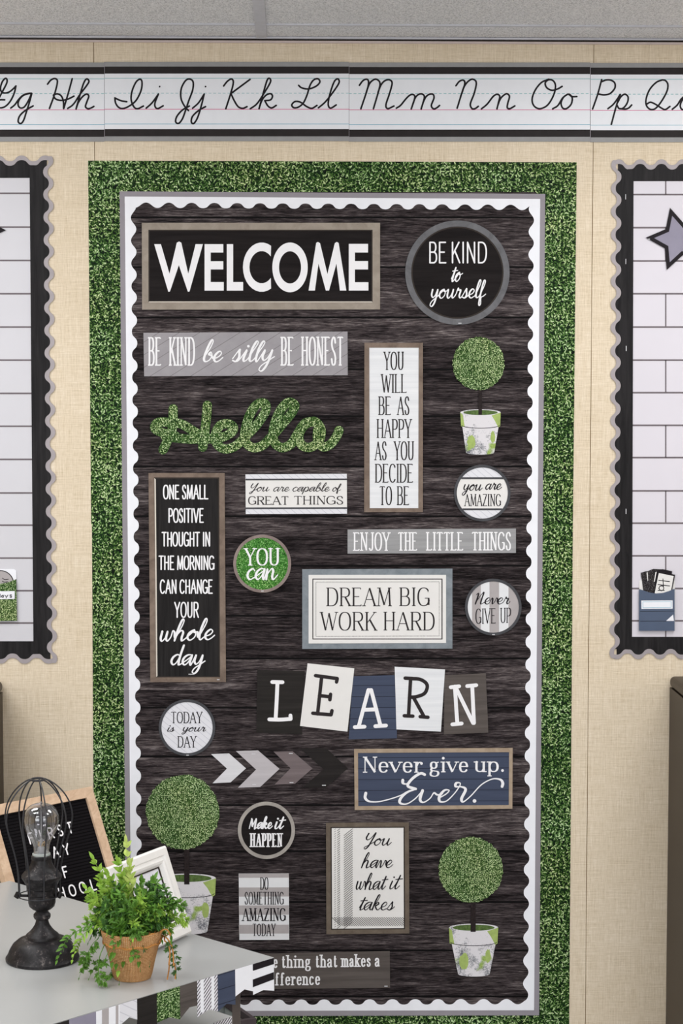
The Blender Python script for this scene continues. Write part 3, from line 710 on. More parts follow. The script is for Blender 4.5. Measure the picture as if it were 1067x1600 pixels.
# ------------------------------------------------------------------ alphabet strips over the boards
def strip(x0, x1, dy, mm, label, letters):
    """printed cursive alphabet strip; letters: list of (crop origin, scale, strokes)"""
    ys = [96.8, 104, 115, 201.7, 213, 220.5]; ys = [y + dy for y in ys]
    o = thing('alphabet_strip', P((max(x0, 0) + min(x1, 1067)) / 2, 158, -mm * MM), label, 'alphabet strip', 'cursive alphabet strips along the top of the wall')
    mb = MB(); card(mb, quad(x0, ys[0], x1, ys[5]), mm, .4); mb.build('grey_edge', 'stripgrey', o)
    for a, b in ((1, 2), (3, 4)):
        mb = MB(); card(mb, quad(x0, ys[a], x1, ys[b]), mm + .25, .2); mb.build('black_band', 'blackband', o)
    mb = MB(); card(mb, quad(x0, ys[2], x1, ys[3]), mm + .25, .2); mb.build('writing_panel', 'stripwhite', o)
    for y, m in ((122.3, 'teal'), (170.8, 'magenta'), (193.8, 'blue')):
        mb = MB(); card(mb, quad(x0, y + dy - .42, x1, y + dy + .42), mm + .4, .1); mb.build('guide_line', m, o)
    mb = MB(); x = x0
    while x < x1:
        card(mb, quad(x, 145.1 + dy, min(x1, x + 4.4), 146 + dy), mm + .4, .1); x += 7.4
    mb.build('dashed_guide_line', 'teal', o)
    for org, sc, strokes in letters:
        for st in strokes:
            ik = Ink().start(mm + .55); trace(ik, org, sc, st, 2.75, 6); ik.build('cursive_letter', 'ink', o)
    mb = MB(); card(mb, quad(x0, ys[0], x0 + .7, ys[5]), mm + .3, .1); mb.build('cut_end', 'greyband', o)
cG = ((0, 90), .15); cI = ((160, 110), .1687); cK = ((340, 110), .18744); cM = ((550, 110), .1687); cN = ((700, 110), .19681); cP = ((900, 110), .15651)
AG = [[(-90, 528), (-40, 470), (30, 345), (70, 265), (72, 228), (55, 217), (25, 250), (5, 310), (12, 352), (45, 369), (92, 360), (138, 325), (166, 295)], [(166, 295), (148, 370), (110, 450), (60, 505), (8, 524), (-40, 512), (-60, 480)], [(-60, 478), (-5, 442), (48, 440)]]
Ag = [[(112, 526), (155, 490), (195, 435), (240, 392), (290, 374), (330, 372), (285, 378), (232, 402), (194, 452), (190, 500), (215, 525), (255, 512), (298, 445), (330, 372), (308, 460), (275, 565), (245, 655), (215, 687), (189, 665), (205, 608), (262, 552), (345, 503)]]
AH = [[(495, 277), (528, 236), (568, 218), (596, 236), (592, 290), (562, 400), (515, 530)], [(562, 385), (600, 378), (640, 402), (660, 460), (662, 530)], [(752, 220), (708, 380), (664, 530)], [(556, 392), (578, 430), (635, 446), (705, 433), (770, 402)]]
Ah = [[(705, 530), (765, 485), (832, 385), (900, 295), (926, 248), (906, 222), (880, 248), (850, 330), (792, 535)], [(792, 535), (815, 470), (855, 412), (900, 380), (924, 402), (905, 460), (890, 510), (915, 532), (950, 524), (978, 508)]]
AI = [[(225, 290), (170, 280), (115, 255)], [(115, 255), (122, 302), (148, 340), (185, 353), (240, 335), (310, 280), (358, 185), (366, 105), (346, 82), (310, 110), (275, 190), (266, 270), (290, 335), (325, 355), (380, 330)]]
Ai = [[(405, 350), (460, 300), (518, 220)], [(518, 220), (487, 300), (490, 340), (515, 353), (562, 328)], [(530, 150)]]
AJ = [[(797, 372), (760, 330), (728, 260), (730, 170), (768, 97), (806, 80), (839, 105), (836, 180), (800, 280), (770, 370), (740, 450), (705, 491), (678, 475), (690, 425), (740, 368), (805, 330)]]
Aj = [[(835, 350), (890, 300), (942, 220)], [(942, 220), (915, 330), (880, 440), (845, 492), (823, 475), (835, 425), (890, 372), (955, 335)], [(955, 150)]]
AK = [[(50, 130), (80, 92), (114, 72), (131, 100), (108, 195), (68, 320)], [(270, 75), (115, 190)], [(112, 195), (138, 252), (172, 303), (210, 316), (245, 302)]]
Ak = [[(272, 320), (330, 275), (398, 172), (440, 97), (435, 68), (416, 75), (394, 140), (345, 320)], [(345, 320), (368, 252), (402, 208), (440, 194), (457, 215), (440, 246), (393, 252)], [(393, 252), (418, 295), (450, 313), (488, 292)]]
AL = [[(675, 125), (700, 145), (757, 155), (820, 132), (852, 97), (836, 70), (800, 80), (770, 125), (745, 205), (715, 270), (675, 305), (635, 311), (618, 287), (645, 260), (690, 265), (740, 300), (785, 316), (828, 292)]]
Al = [[(840, 312), (900, 260), (970, 170), (1012, 102), (1002, 71), (974, 90), (945, 165), (924, 250), (924, 298), (945, 314), (988, 288)]]
AM = [[(68, 138), (100, 96), (135, 82), (153, 107), (138, 185), (82, 355)], [(128, 215), (158, 130), (190, 93), (225, 82), (257, 112), (250, 175), (198, 355)], [(240, 205), (268, 135), (305, 95), (348, 88), (371, 120), (345, 220), (314, 318), (330, 354), (388, 330)]]
Am = [[(410, 350), (450, 323), (500, 262), (540, 227), (574, 228), (579, 262), (548, 357)], [(563, 310), (588, 250), (618, 222), (652, 220), (669, 252), (640, 357)], [(655, 305), (682, 248), (715, 222), (750, 222), (758, 258), (734, 325), (755, 356), (785, 346), (810, 325)]]
AN = [[(62, 122), (90, 87), (122, 78), (133, 105), (112, 170), (72, 300)], [(108, 185), (130, 125), (162, 85), (196, 70), (224, 97), (208, 180), (177, 265), (190, 303), (215, 303), (240, 285)]]
An = [[(265, 305), (310, 268), (358, 207), (390, 190), (410, 207), (400, 255), (388, 305)], [(394, 280), (412, 232), (435, 203), (466, 185), (487, 207), (474, 260), (470, 295), (490, 304), (530, 282)]]
AO = [[(800, 70), (740, 97), (690, 160), (667, 230), (683, 283), (730, 304), (790, 275), (836, 200), (853, 125), (834, 82), (797, 75), (771, 100), (784, 138), (825, 158), (870, 147), (905, 127)]]
Ao = [[(830, 305), (872, 278), (910, 218), (950, 189), (915, 215), (897, 260), (910, 299), (940, 303), (976, 270), (986, 222), (968, 193), (950, 189)], [(960, 192), (985, 208), (1022, 208)]]
AP = [[(255, 92), (215, 240), (165, 385)], [(248, 116), (300, 96), (350, 99), (386, 127), (386, 178), (340, 230), (280, 245), (220, 235)]]
Ap = [[(318, 382), (370, 340), (412, 285), (440, 240)], [(440, 240), (400, 360), (352, 538)], [(415, 320), (448, 262), (488, 238), (519, 267), (510, 325), (472, 375), (430, 381), (410, 350)], [(430, 381), (490, 386), (525, 375), (555, 345)]]
AQ = [[(860, 95), (800, 120), (735, 190), (700, 280), (702, 350), (742, 389), (792, 380), (850, 312), (905, 212), (916, 142), (892, 102), (860, 95)], [(705, 337), (742, 318), (790, 337), (850, 375), (890, 391), (937, 360)]]
Aq = [[(960, 388), (1010, 345), (1050, 285), (1100, 250), (1145, 262), (1095, 262), (1050, 315), (1040, 360), (1062, 391), (1105, 365), (1145, 262), (1110, 400), (1085, 540)], [(1085, 540), (1115, 500), (1180, 390)]]
strip(-64, 163, .8, 2.0, 'cursive alphabet strip with Gg and Hh, leftmost over the wall', [cG + ([AG, Ag, AH, Ah],)])
strip(545, 922, .8, 2.0, 'cursive alphabet strip with Mm, Nn and Oo, above the welcome board', [cM + ([AM, Am],), cN + ([AN, An, AO, Ao],)])
strip(163, 545, 0, 2.6, 'cursive alphabet strip with Ii, Jj, Kk and Ll, over the WELCOME sign', [cI + ([AI, Ai, AJ, Aj],), cK + ([AK, Ak, AL, Al],)])
strip(922, 1128, 1.6, 2.6, 'cursive alphabet strip starting with Pp, at the right end', [cP + ([AP, Ap, AQ, Aq],)])

# ------------------------------------------------------------------ the welcome board: foliage paper, plank paper, scalloped border
def edge(x0, y0, x1, y1, n=8): return [(x0 + (x1 - x0) * i / n, y0 + (y1 - y0) * i / n) for i in range(n)]
mb = MB(); card(mb, [(137.6, 251), (901, 253.5), (889.3, 1640), (144.5, 819), ][:0] or [(137.6, 251), (901, 253.5), (895, 820), (888.8, 1660), (149.5, 1660), (145.6, 1180), (143.6, 819), (142.4, 819)], .9, .5)
o = mb.build('foliage_paper', 'boxwood')
tag(o, 'tall sheet of green boxwood leaf paper behind the black plank board', 'paper')
mb = MB(); SE = [339.8, 417.5, 496, 577, 650.5, 729, 806.8, 884, 962, 1029, 1105.7, 1182.3, 1258, 1330, 1409.5, 1485, 1557]
ys = [300] + SE + [1585]
vals = []
random.seed(5)
for i in range(len(ys) - 1):
    y0, y1 = ys[i] + (1.5 if i else 0), ys[i + 1] - (1.5 if i < len(ys) - 2 else 0)
    # each board of the print: base tone plus a faint split within the board
    ym = y0 + (y1 - y0) * random.uniform(.35, .65)
    for a, b in ((y0, ym), (ym, y1)):
        card(mb, quad(199, a, 838, b), 1.6, .5, 0); vals += [random.random()] * 8
    if i < len(ys) - 2:
        card(mb, quad(199, y1, 838, y1 + 3), 1.6, .5, 1); vals += [0.5] * 8
o = mb.build('plank_paper', ['planks', 'seam'])
at = o.data.attributes.new('plank', 'FLOAT', 'POINT')
for i, v in enumerate(vals): at.data[i].value = v
tag(o, 'sheet of black wood plank paper backing the welcome signs', 'paper')
# scalloped border strips: a white band with a wavy inner edge over a straight grey band
def wave_pts(a, b, inward, period, amp, ph=0.0, n=16):
    L = hypot(b[0] - a[0], b[1] - a[1]); ux, uy = (b[0] - a[0]) / L, (b[1] - a[1]) / L
    N = max(4, int(L / period * n)); out = []
    for i in range(N + 1):
        s = L * i / N; f_ = 2 * pi * (s / period) + ph; w = amp * .5 * (1 - cos(f_))
        s += .034 * period * sin(2 * f_) * min(1, 4 * i / N, 4 * (N - i) / N)
        out.append((a[0] + ux * s + inward[0] * w, a[1] + uy * s + inward[1] * w))
    return out
def white_border(a, b, mm, d, ends, label):
    """outer corners a->b; d = inward direction"""
    gw, ww, am = 8.0, 9.2, 8.4
    o = thing('border_trim', P((a[0] + b[0]) / 2, (a[1] + b[1]) / 2, -mm * MM), label, 'border', 'white scalloped border strips of the welcome board')
    def off(p, k): return (p[0] + d[0] * k, p[1] + d[1] * k)
    L = hypot(b[0] - a[0], b[1] - a[1]); u = ((b[0] - a[0]) / L, (b[1] - a[1]) / L)
    mb = MB(); card(mb, [a, b, off(b, gw + 4), off(a, gw + 4)], mm, .4); mb.build('grey_band', 'greyband', o)
    a2 = off((a[0] + u[0] * ends, a[1] + u[1] * ends), gw); b2 = off((b[0] - u[0] * ends, b[1] - u[1] * ends), gw)
    wv = wave_pts(off(a2, ww), off(b2, ww), d, 35.6, am, 0.4)
    mb = MB(); card(mb, [a2] + wv + [b2], mm + .5, .45); mb.build('white_scallop', 'white', o)
TL, TR_, BR_, BL_ = (186.8, 299), (851.8, 303), (842.3, 1586.5), (198, 1588)
white_border(TL, BL_, 2.4, (1, 0), 8, 'white scalloped border strip with grey edge, left side of the welcome board')
white_border(TR_, BR_, 2.4, (-1, 0), 8, 'white scalloped border strip with grey edge, right side of the welcome board')
white_border(TL, TR_, 3.0, (0, 1), 8, 'white scalloped border strip with grey edge, across the top of the welcome board')
white_border(BL_, BR_, 3.0, (0, -1), 8, 'white scalloped border strip with grey edge, along the bottom of the welcome board')

# ------------------------------------------------------------------ the two side boards
def black_border(inner_a, inner_b, out_d, width, mm, label, staples=(), ext=(0, 0), gx=0):
    o = thing('border_trim', P((inner_a[0] + inner_b[0]) / 2, (inner_a[1] + inner_b[1]) / 2, -mm * MM), label, 'border', 'black scalloped border strips of the side boards')
    L = hypot(inner_b[0] - inner_a[0], inner_b[1] - inner_a[1]); u = ((inner_b[0] - inner_a[0]) / L, (inner_b[1] - inner_a[1]) / L)
    def at(s_, k): return (inner_a[0] + u[0] * s_ + out_d[0] * k, inner_a[1] + u[1] * s_ + out_d[1] * k)
    # waves counted so that both board corners fall on an outer crest
    c0_, c1_ = (-width - 5 if ext[0] else 0), L + (width + 5 if ext[1] else 0)
    per = (c1_ - c0_) / round((c1_ - c0_) / 35.6)
    def wave(s0, s1):
        n_ = int((s1 - s0) / per * 16) + 2; out = []
        for i in range(n_ + 1):
            s_ = s0 + (s1 - s0) * i / n_; f_ = 2 * pi * (s_ - c0_) / per + pi
            out.append((s_ + .03 * per * sin(2 * f_), width + 4.5 * (1 - cos(f_))))
        return out
    s0, s1 = -ext[0], L + ext[1]
    wv = wave(s0, s1)
    mb = MB(); card(mb, [at(s0, 0)] + [at(*p) for p in wv] + [at(s1, 0)], mm, .4); mb.build('black_band', 'blacktrim', o)
    g = wave(s0 - (gx if ext[0] else 0), s1 + (gx if ext[1] else 0))
    mb = MB()
    for i in range(len(g) - 1): mb.prism(W2([at(*g[i]), at(*g[i + 1]), at(g[i + 1][0], g[i + 1][1] + 7), at(g[i][0], g[i][1] + 7)], mm + .35), (0, .35 * MM, 0))
    mb.build('grey_scallop', 'scallop', o)
    for sx, sy in staples:
        mb = MB(); card(mb, quad(sx - .5, sy - 4, sx + .5, sy + 4), mm + .9, .5); mb.build('staple', 'staple', o)
def board(name, label, outline, rows, cols, mat, gm, x0, x1):
    mb = MB(); card(mb, outline, 1.2, .8)
    o = mb.build(name, mat); tag(o, label, 'paper')
    mb = MB()
    for y in rows: card(mb, quad(x0, y - 1.3, x1, y + 1.3), 1.45, .2)
    for x, y0, y1 in cols: card(mb, quad(x - 1, y0, x + 1, y1), 1.45, .2)
    mb.build('printed_lines', gm, o)
board('plank_poster', 'white shiplap paper inside the black bordered board on the left', quad(-150, 270, 60, 1010), [302, 354.8, 407, 459, 511, 562.7, 614.7, 666, 717.8, 770.3, 820.6, 872, 923, 973.5], [], 'shiplap', 'grout', -150, 60)
RY = [304, 355.7, 407.7, 459, 511, 562.7, 613.5, 664.6, 715, 767, 817.5, 868.5, 919.5, 970]
board('tile_poster', 'white subway tile paper inside the black bordered board on the right', quad(980, 275, 1200, 1003), RY, [(1040 + (c * 104), ([280] + RY + [1003])[i], ([280] + RY + [1003])[i + 1]) for i in range(0, 15, 2) for c in (0, 1)] + [(1092, ([280] + RY + [1003])[i], ([280] + RY + [1003])[i + 1]) for i in range(1, 15, 2)], 'tile', 'grout', 980, 1200)
black_border((-150, 278), (46.5, 278), (0, -1), 19, 1.9, 'black border strip with grey scallops over the left board', ext=(0, 26), gx=8)
black_border((-150, 1002), (52, 1002), (0, 1), 19, 1.9, 'black border strip with grey scallops under the left board', ext=(0, 26), gx=8)
black_border((46.3, 277), (52.2, 1003), (1, .0), 21, 2.6, 'black border strip with grey scallops, right side of the left board', ext=(19, 19), gx=13)
black_border((989.8, 283), (1200, 283), (0, -1), 18, 1.9, 'black border strip with grey scallops over the right board', ext=(24, 0), gx=8)
black_border((987.4, 995), (1200, 995), (0, 1), 19, 1.9, 'black border strip with grey scallops under the right board', ext=(24, 0), gx=8)
black_border((989.8, 282), (987.3, 996), (-1, .0), 19, 2.6, 'black border strip with grey scallops, left side of the right board', [(977.5, 307.5), (977.7, 408.5), (978.3, 544.5), (978, 799)], ext=(18, 19), gx=13)
# stars
def star(cx, cy, r, rot, label, mm=4.5):
    def pts(R, q=.5): return [(cx + (R if k % 2 == 0 else R * q) * sin(rot + k * pi / 5), cy - (R if k % 2 == 0 else R * q) * cos(rot + k * pi / 5)) for k in range(10)]
    o = thing('paper_star', P(cx, cy, -mm * MM), label, 'star')
    mb = MB(); card(mb, pts(r), mm, .8); mb.build('black_border', 'ink', o)
    mb = MB(); card(mb, pts(r * .745), mm + .3, .25); mb.build('slate_face', 'slate', o)
    mb = MB(); card(mb, quad(cx - r * .93, cy - 1, cx - r * .93 + 3, cy), mm + .6, .3); mb.build('staple', 'staple', o)
star(1060, 374, 51.2, radians(-15), 'slate grey star with black border on the white tile paper')
star(-42, 358, 51.2, radians(20), 'black bordered star tip showing at the left frame edge', 4.0)
# pocket with cards on the right board
o = thing('card_pocket', P(1027, 955, -.006), 'navy card pocket with blank white label low on the tile paper', 'pocket')
mb = MB(); card(mb, [(998.6, 985), (998.6, 908), (1002, 905), (1052, 905), (1054.5, 908), (1054.5, 985)], 3.0, .5); mb.build('back_panel', 'offwhite', o)
def px4(x, y): return (980 + x * .08753, 870 + y * .0875)
mb = MB(); card(mb, [px4(*p) for p in [(212, 575), (300, 605), (400, 640), (520, 655), (640, 645), (750, 610), (845, 570), (845, 1322), (210, 1322)]], 9.0, .6); mb.build('pocket_front', 'navycard', o)
mb = MB()
for q_ in (quad(212, 600, 216, 1322), quad(841, 600, 845, 1322), quad(212, 1318, 845, 1322)): card(mb, [px4(*p) for p in q_], 8.4, 5.0)
mb.build('pocket_sides', 'navycard', o)
mb = MB(); card(mb, [px4(*p) for p in [(250, 782), (810, 778), (810, 925), (252, 932)]], 9.3, .2); mb.build('label', 'white', o)
ik = Ink().start(9.5); trace(ik, (980, 870), .0875, [[(278, 805), (785, 800)], [(785, 800), (785, 905)], [(785, 905), (280, 912)], [(280, 912), (278, 805)]], .6); ik.build('label_border', 'blue', o)
mb = MB(); card(mb, [px4(*p) for p in [(692, 1145), (818, 1030), (832, 1145)]], 9.3, .2); mb.build('glint', 'white', o)['label'] = 'white glint painted on the pocket front'  # highlight painted as a white triangle
ik = Ink().start(9.45); trace(ik, (980, 870), .0875, [[(230, 978), (840, 970)], [(230, 1150), (700, 1148)]], .5); ik.build('fold_line', 'ink', o)
def loosecard(pts, mm, mat, label, face=None, ink=None):
    o = thing('word_card', P(*[sum(px4(*p)[k] for p in pts) / len(pts) for k in (0, 1)], -mm * MM), label, 'card', 'cards in the navy pocket')
    mb = MB(); card(mb, [px4(*p) for p in pts], mm, .5); mb.build('card_back', mat, o)
    if face: mb = MB(); card(mb, [px4(*p) for p in face], mm + .2, .2); mb.build('card_face', 'offwhite', o)
    if ink: ik = Ink().start(mm + .4); trace(ik, (980, 870), .0875, ink, 1.3); ik.build('lettering', 'ink', o)
loosecard([(240, 285), (350, 255), (400, 700), (300, 700)], 4.0, 'chalkcard' if 'chalkcard' in M else 'ink', 'speckled black card leaning furthest left in the navy pocket')
loosecard([(330, 270), (465, 215), (640, 225), (560, 700), (370, 700)], 4.9, 'chalkcard', 'speckled black card in the middle of the navy pocket', [(345, 285), (362, 275), (372, 420), (362, 440)])
loosecard([(480, 255), (630, 220), (800, 258), (760, 700), (500, 700)], 5.8, 'ink', 'black card behind the lettered card in the navy pocket', [(500, 275), (524, 268), (490, 440), (476, 450)])
loosecard([(555, 270), (855, 320), (780, 700), (460, 700)], 6.7, 'ink', 'black bordered card lettered Ha sideways in the navy pocket', [(562, 290), (828, 345), (765, 690), (480, 690)], [[(562, 420), (752, 442)], [(548, 496), (755, 520)], [(636, 395), (646, 530)], [(560, 560), (600, 605), (640, 590), (650, 550), (620, 520), (580, 530), (562, 565)], [(550, 600), (660, 600)]])
# pocket on the left board
o = thing('leaf_pocket', P(6, 932, -.006), 'leafy green card pocket with a grey disc, low on the left board', 'pocket')
mb = MB(); card(mb, [(-28, 970.5), (-28, 892), (-24, 889), (22, 889), (25.5, 892), (25.5, 970.5)], 3.0, .5); mb.build('back_panel', 'white', o)
mb = MB(); card(mb, circle(0.8, 912, 21, 48), 4.0, .4); mb.build('disc_rim', 'inkbrown', o)
mb = MB(); card(mb, circle(0.8, 912, 19.6, 48), 4.3, .3); mb.build('grey_disc', 'stripeB', o)
ik = Ink().start(4.6); trace(ik, (0, 880), .0625, [[(60, 372), (120, 410), (210, 400)], [(60, 452), (110, 470), (190, 462)]], 1.0); ik.build('scribble', 'ink', o)
mb = MB(); card(mb, [(-28, 906), (-14, 910), (0, 912.3), (12, 910), (25.4, 905), (26.6, 970), (-28, 971)], 8.0, .6); mb.build('pocket_front', 'boxwood_pennant', o)
mb = MB(); card(mb, [(-26, 924), (23, 923.6), (23, 935.8), (-26, 936.6)], 8.4, .2); mb.build('label', 'white', o)
ik = Ink().start(8.7); trace(ik, (0, 880), .0625, [[(0, 770), (0, 855)], [(78, 800), (45, 812), (42, 845), (72, 848), (82, 800), (84, 850)], [(120, 800), (150, 830)], [(196, 798), (150, 870)], [(290, 795), (252, 795), (256, 822), (290, 830), (280, 856), (248, 850)], [(-40, 800), (-45, 850)]], 1.2)
ik.build('lettering', 'ink', o)
# ------------------------------------------------------------------ the signs on the plank paper
def bb(pts): return (sum(p[0] for p in pts) / len(pts), sum(p[1] for p in pts) / len(pts))
def rect_sign(label, outer, panel, mm=4.2, inner=None, fr=None, lip=None, lipdark=None, name='wall_sign'):
    c = bb(outer); o = thing(name, P(c[0], c[1], -mm * MM), label, 'sign')
    o['_'] = 0; del o['_']
    mb = MB(); card(mb, outer if not inner else inner, mm, .8 if not inner else .3); mb.build('panel', panel, o)
    if inner:
        mb = MB(); frame(mb, outer, inner, mm + .9, 1.5); mb.build('frame', fr, o)
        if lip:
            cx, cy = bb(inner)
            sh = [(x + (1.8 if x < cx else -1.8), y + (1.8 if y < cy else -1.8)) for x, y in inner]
            mb = MB(); frame(mb, inner, sh, mm + .5, .4); mb.build('shaded_inner_lip', lip, o)  # dark lip also paints in the shading inside the frame
    return o
def round_sign(label, cx, cy, R, r, panel, ring, mm=4.2, lip=None, ry=None):
    o = thing('wall_sign', P(cx, cy, -mm * MM), label, 'sign')
    mb = MB(); card(mb, circle(cx, cy, r + .8), mm, .4); mb.build('panel', panel, o)
    mb = MB(); frame(mb, circle(cx, cy, R), circle(cx, cy, r), mm + .9, 1.5); mb.build('ring', ring, o)
    if lip: mb = MB(); frame(mb, circle(cx, cy, r + .3), circle(cx, cy, r - 2.2), mm + .5, .4); mb.build('shaded_inner_lip', lip, o)  # dark lip also paints in shading inside the ring
    return o
def words(o, mm, m, items, name='lettering'):
    """items: ('t', text, kwargs) or ('s', ...) ; one child per line"""
    for it in items:
        for fn, args, kw in it:
            ik = Ink().start(mm - .25); fn(ik, *args, **kw); ik.build(name, m, o)
def t(*a, **k): return (txt, a, k)
def s(*a, **k): return (scr, a, k)
def staple_mark(o, x, y, mm, w=5, ang=0):
    mb = MB(); card(mb, [(x - w / 2, y - .6), (x + w / 2, y - .6), (x + w / 2, y + .6), (x - w / 2, y + .6)], mm, .5); mb.build('staple', 'staple', o)

# WELCOME
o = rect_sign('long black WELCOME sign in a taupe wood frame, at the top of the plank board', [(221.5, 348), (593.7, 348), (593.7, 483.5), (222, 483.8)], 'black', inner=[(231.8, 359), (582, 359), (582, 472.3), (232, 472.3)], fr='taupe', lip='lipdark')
q = lambda pts: [(180 + x * .31865, 290 + y * .31865) for x, y in pts]
def ell(cx, cy, rx, ry, a0, a1, n=20): return [(cx + rx * cos(radians(a0 + (a1 - a0) * i / n)), cy - ry * sin(radians(a0 + (a1 - a0) * i / n))) for i in range(n + 1)]
LT = [q([(191, 287), (224, 287), (266, 432), (302, 280), (313, 274), (324, 280), (358, 432), (394, 287), (430, 287), (364, 520), (356, 520), (312, 390), (268, 520), (260, 520)]),
      q([(438, 287), (530, 287), (530, 328), (468, 328), (468, 371), (530, 371), (530, 411), (468, 411), (468, 473), (532, 473), (532, 515), (438, 515)]),
      q([(547, 287), (578, 287), (578, 473), (627, 473), (627, 515), (547, 515)]),
      q(ell(718, 400, 92, 121, 60, 300) + ell(718, 400, 60, 79, 318, 42)[0:21]),
      [(482, 454), (494, 379.5), (496.5, 378), (500, 380), (511.5, 428), (523, 380), (526, 378), (529, 379.5), (541, 454), (531, 454), (525.5, 412), (514, 454), (509, 454), (497.5, 412), (492, 454)],
      [(544.9, 381), (575, 381), (575, 394.5), (554.5, 394.5), (554.5, 408), (575, 408), (575, 421), (554.5, 421), (554.5, 441), (575.5, 441), (575.5, 454), (544.9, 454)]]
for k, pts in enumerate(LT):
    ik = Ink().start(4.6); ik.poly(pts); ik.build('letter', 'whiteink', o)
    if k == 3:
        ik = Ink().start(4.6); ik.mb.ring([ik.fn(*p) for p in q(ell(857, 401, 87, 122, 0, 352, 44))], [ik.fn(*p) for p in q(ell(857, 401, 54, 79, 0, 352, 44))], (0, .0002, 0)); ik.build('letter', 'whiteink', o)
mb = MB(); card(mb, [(233, 471), (581, 471), (582, 472.6), (232, 472.6)], 5.0, .2); mb.build('lip_highlight', 'liplight', o)  # bright line painted along the bottom inner frame edge
# BE KIND to yourself
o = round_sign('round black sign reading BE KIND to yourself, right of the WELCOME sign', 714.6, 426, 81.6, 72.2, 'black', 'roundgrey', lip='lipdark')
words(o, 4.8, 'whiteink', [[t('BE KIND', 669.6, 760.6, 377.6, 411.6, thick=2.4, space=.5, gap=.2)], [s('to', 704, 724, 425, 440.6, thick=2.6, thin=1.5, asc=.75)], [s('yourself', 670.5, 760, 451.5, 467, thick=2.6, thin=1.5, shear=.18, asc=.85, desc=.8, slope=-.01)]])
staple_mark(o, 718.5, 505, 5.4)
# BE KIND be silly BE HONEST
o = rect_sign('long grey sign reading BE KIND be silly BE HONEST, under the WELCOME sign', [(224, 520), (543, 518), (543.3, 586.3), (225.2, 588)], 'greydiag')
words(o, 4.6, 'whiteink', [[t('BE', 231.5, 252, 526.8, 571.4, thick=2.8, thin=2.1, serif=1.5, gap=.26), t('KIND', 264, 304.5, 526.8, 571.4, thick=2.8, thin=2.1, serif=1.5, gap=.26)],
    [s('be', 315.5, 350, 548, 566.4, thick=3.7, thin=1.7, asc=.95), s('silly', 361.5, 430.5, 545.5, 566, thick=3.7, thin=1.7, asc=.62, desc=.72)],
    [t('BE', 438.5, 459, 526.3, 571.3, thick=2.8, thin=2.1, serif=1.5, gap=.26), t('HONEST', 470.5, 536.5, 526, 571.3, thick=2.8, thin=2.1, serif=1.5, gap=.26)]])
# YOU WILL BE AS HAPPY
o = rect_sign('tall white sign in a brown frame reading YOU WILL BE AS HAPPY', [(569.4, 535.6), (660.7, 535.6), (660.7, 800.2), (569, 800.2)], 'whitewood', inner=[(576.8, 543.3), (654.2, 543.3), (653.6, 794), (577.6, 794)], fr='rust')
K = dict(thick=2.0, thin=1.25, serif=1.3)
words(o, 4.8, 'inkbrown', [[t('YOU', 599.5, 631, 549.6, 578, **K)], [t('WILL', 595.6, 635.6, 584.6, 613.9, **K)], [t('BE', 591, 611, 619.4, 648.4, **K), t('AS', 620.5, 640, 619.4, 648.4, **K)], [t('HAPPY', 588.3, 643, 655, 684.3, **K)],
    [t('AS', 585.4, 604.5, 689.6, 719, **K), t('YOU', 615.5, 646.8, 689.6, 719, **K)], [t('DECIDE', 585.6, 645.6, 724.8, 754, **K)], [t('TO', 592.8, 612.5, 759.8, 789.2, **K), t('BE', 620, 639.4, 759.8, 789.2, **K)]])
# Hello
HS = [[(152, 95), (151, 150), (146, 205), (124, 258), (99, 310)], [(330, 77), (324, 150), (316, 220), (306, 296)],
      [(165, 238), (110, 225), (58, 200), (72, 168), (130, 167), (195, 175), (245, 205), (290, 232), (330, 252), (400, 246), (452, 222), (466, 195), (440, 174), (398, 182), (373, 225), (378, 275), (420, 305), (475, 290), (530, 240), (590, 175), (632, 110), (632, 72), (600, 67), (562, 105), (532, 185), (526, 258), (560, 296), (612, 290), (665, 240), (722, 175), (772, 112), (784, 76), (750, 63), (708, 108), (678, 185), (674, 258), (712, 297), (765, 280), (806, 215), (838, 172), (884, 160)],
      [(110, 240), (190, 250), (270, 255), (340, 250)],
      [(884, 160), (836, 180), (806, 235), (822, 285), (868, 296), (912, 262), (922, 205), (896, 166), (870, 165)], [(905, 200), (905, 258), (932, 294), (972, 280), (1002, 240), (1016, 208)]]
ik = Ink().start(4.4); trace(ik, (225, 610), .29991, HS, 13.6, 6)
ik2 = Ink().start(4.2); trace(ik2, (225, 610), .29991, HS, 14.4, 6)
o = ik.build('hello_cutout', 'boxwood_hello', None)
tag(o, 'cut-out word Hello in green boxwood leaf print on the planks', 'word cutout')
b2 = ik2.build('cut_edge', 'leafC', o)
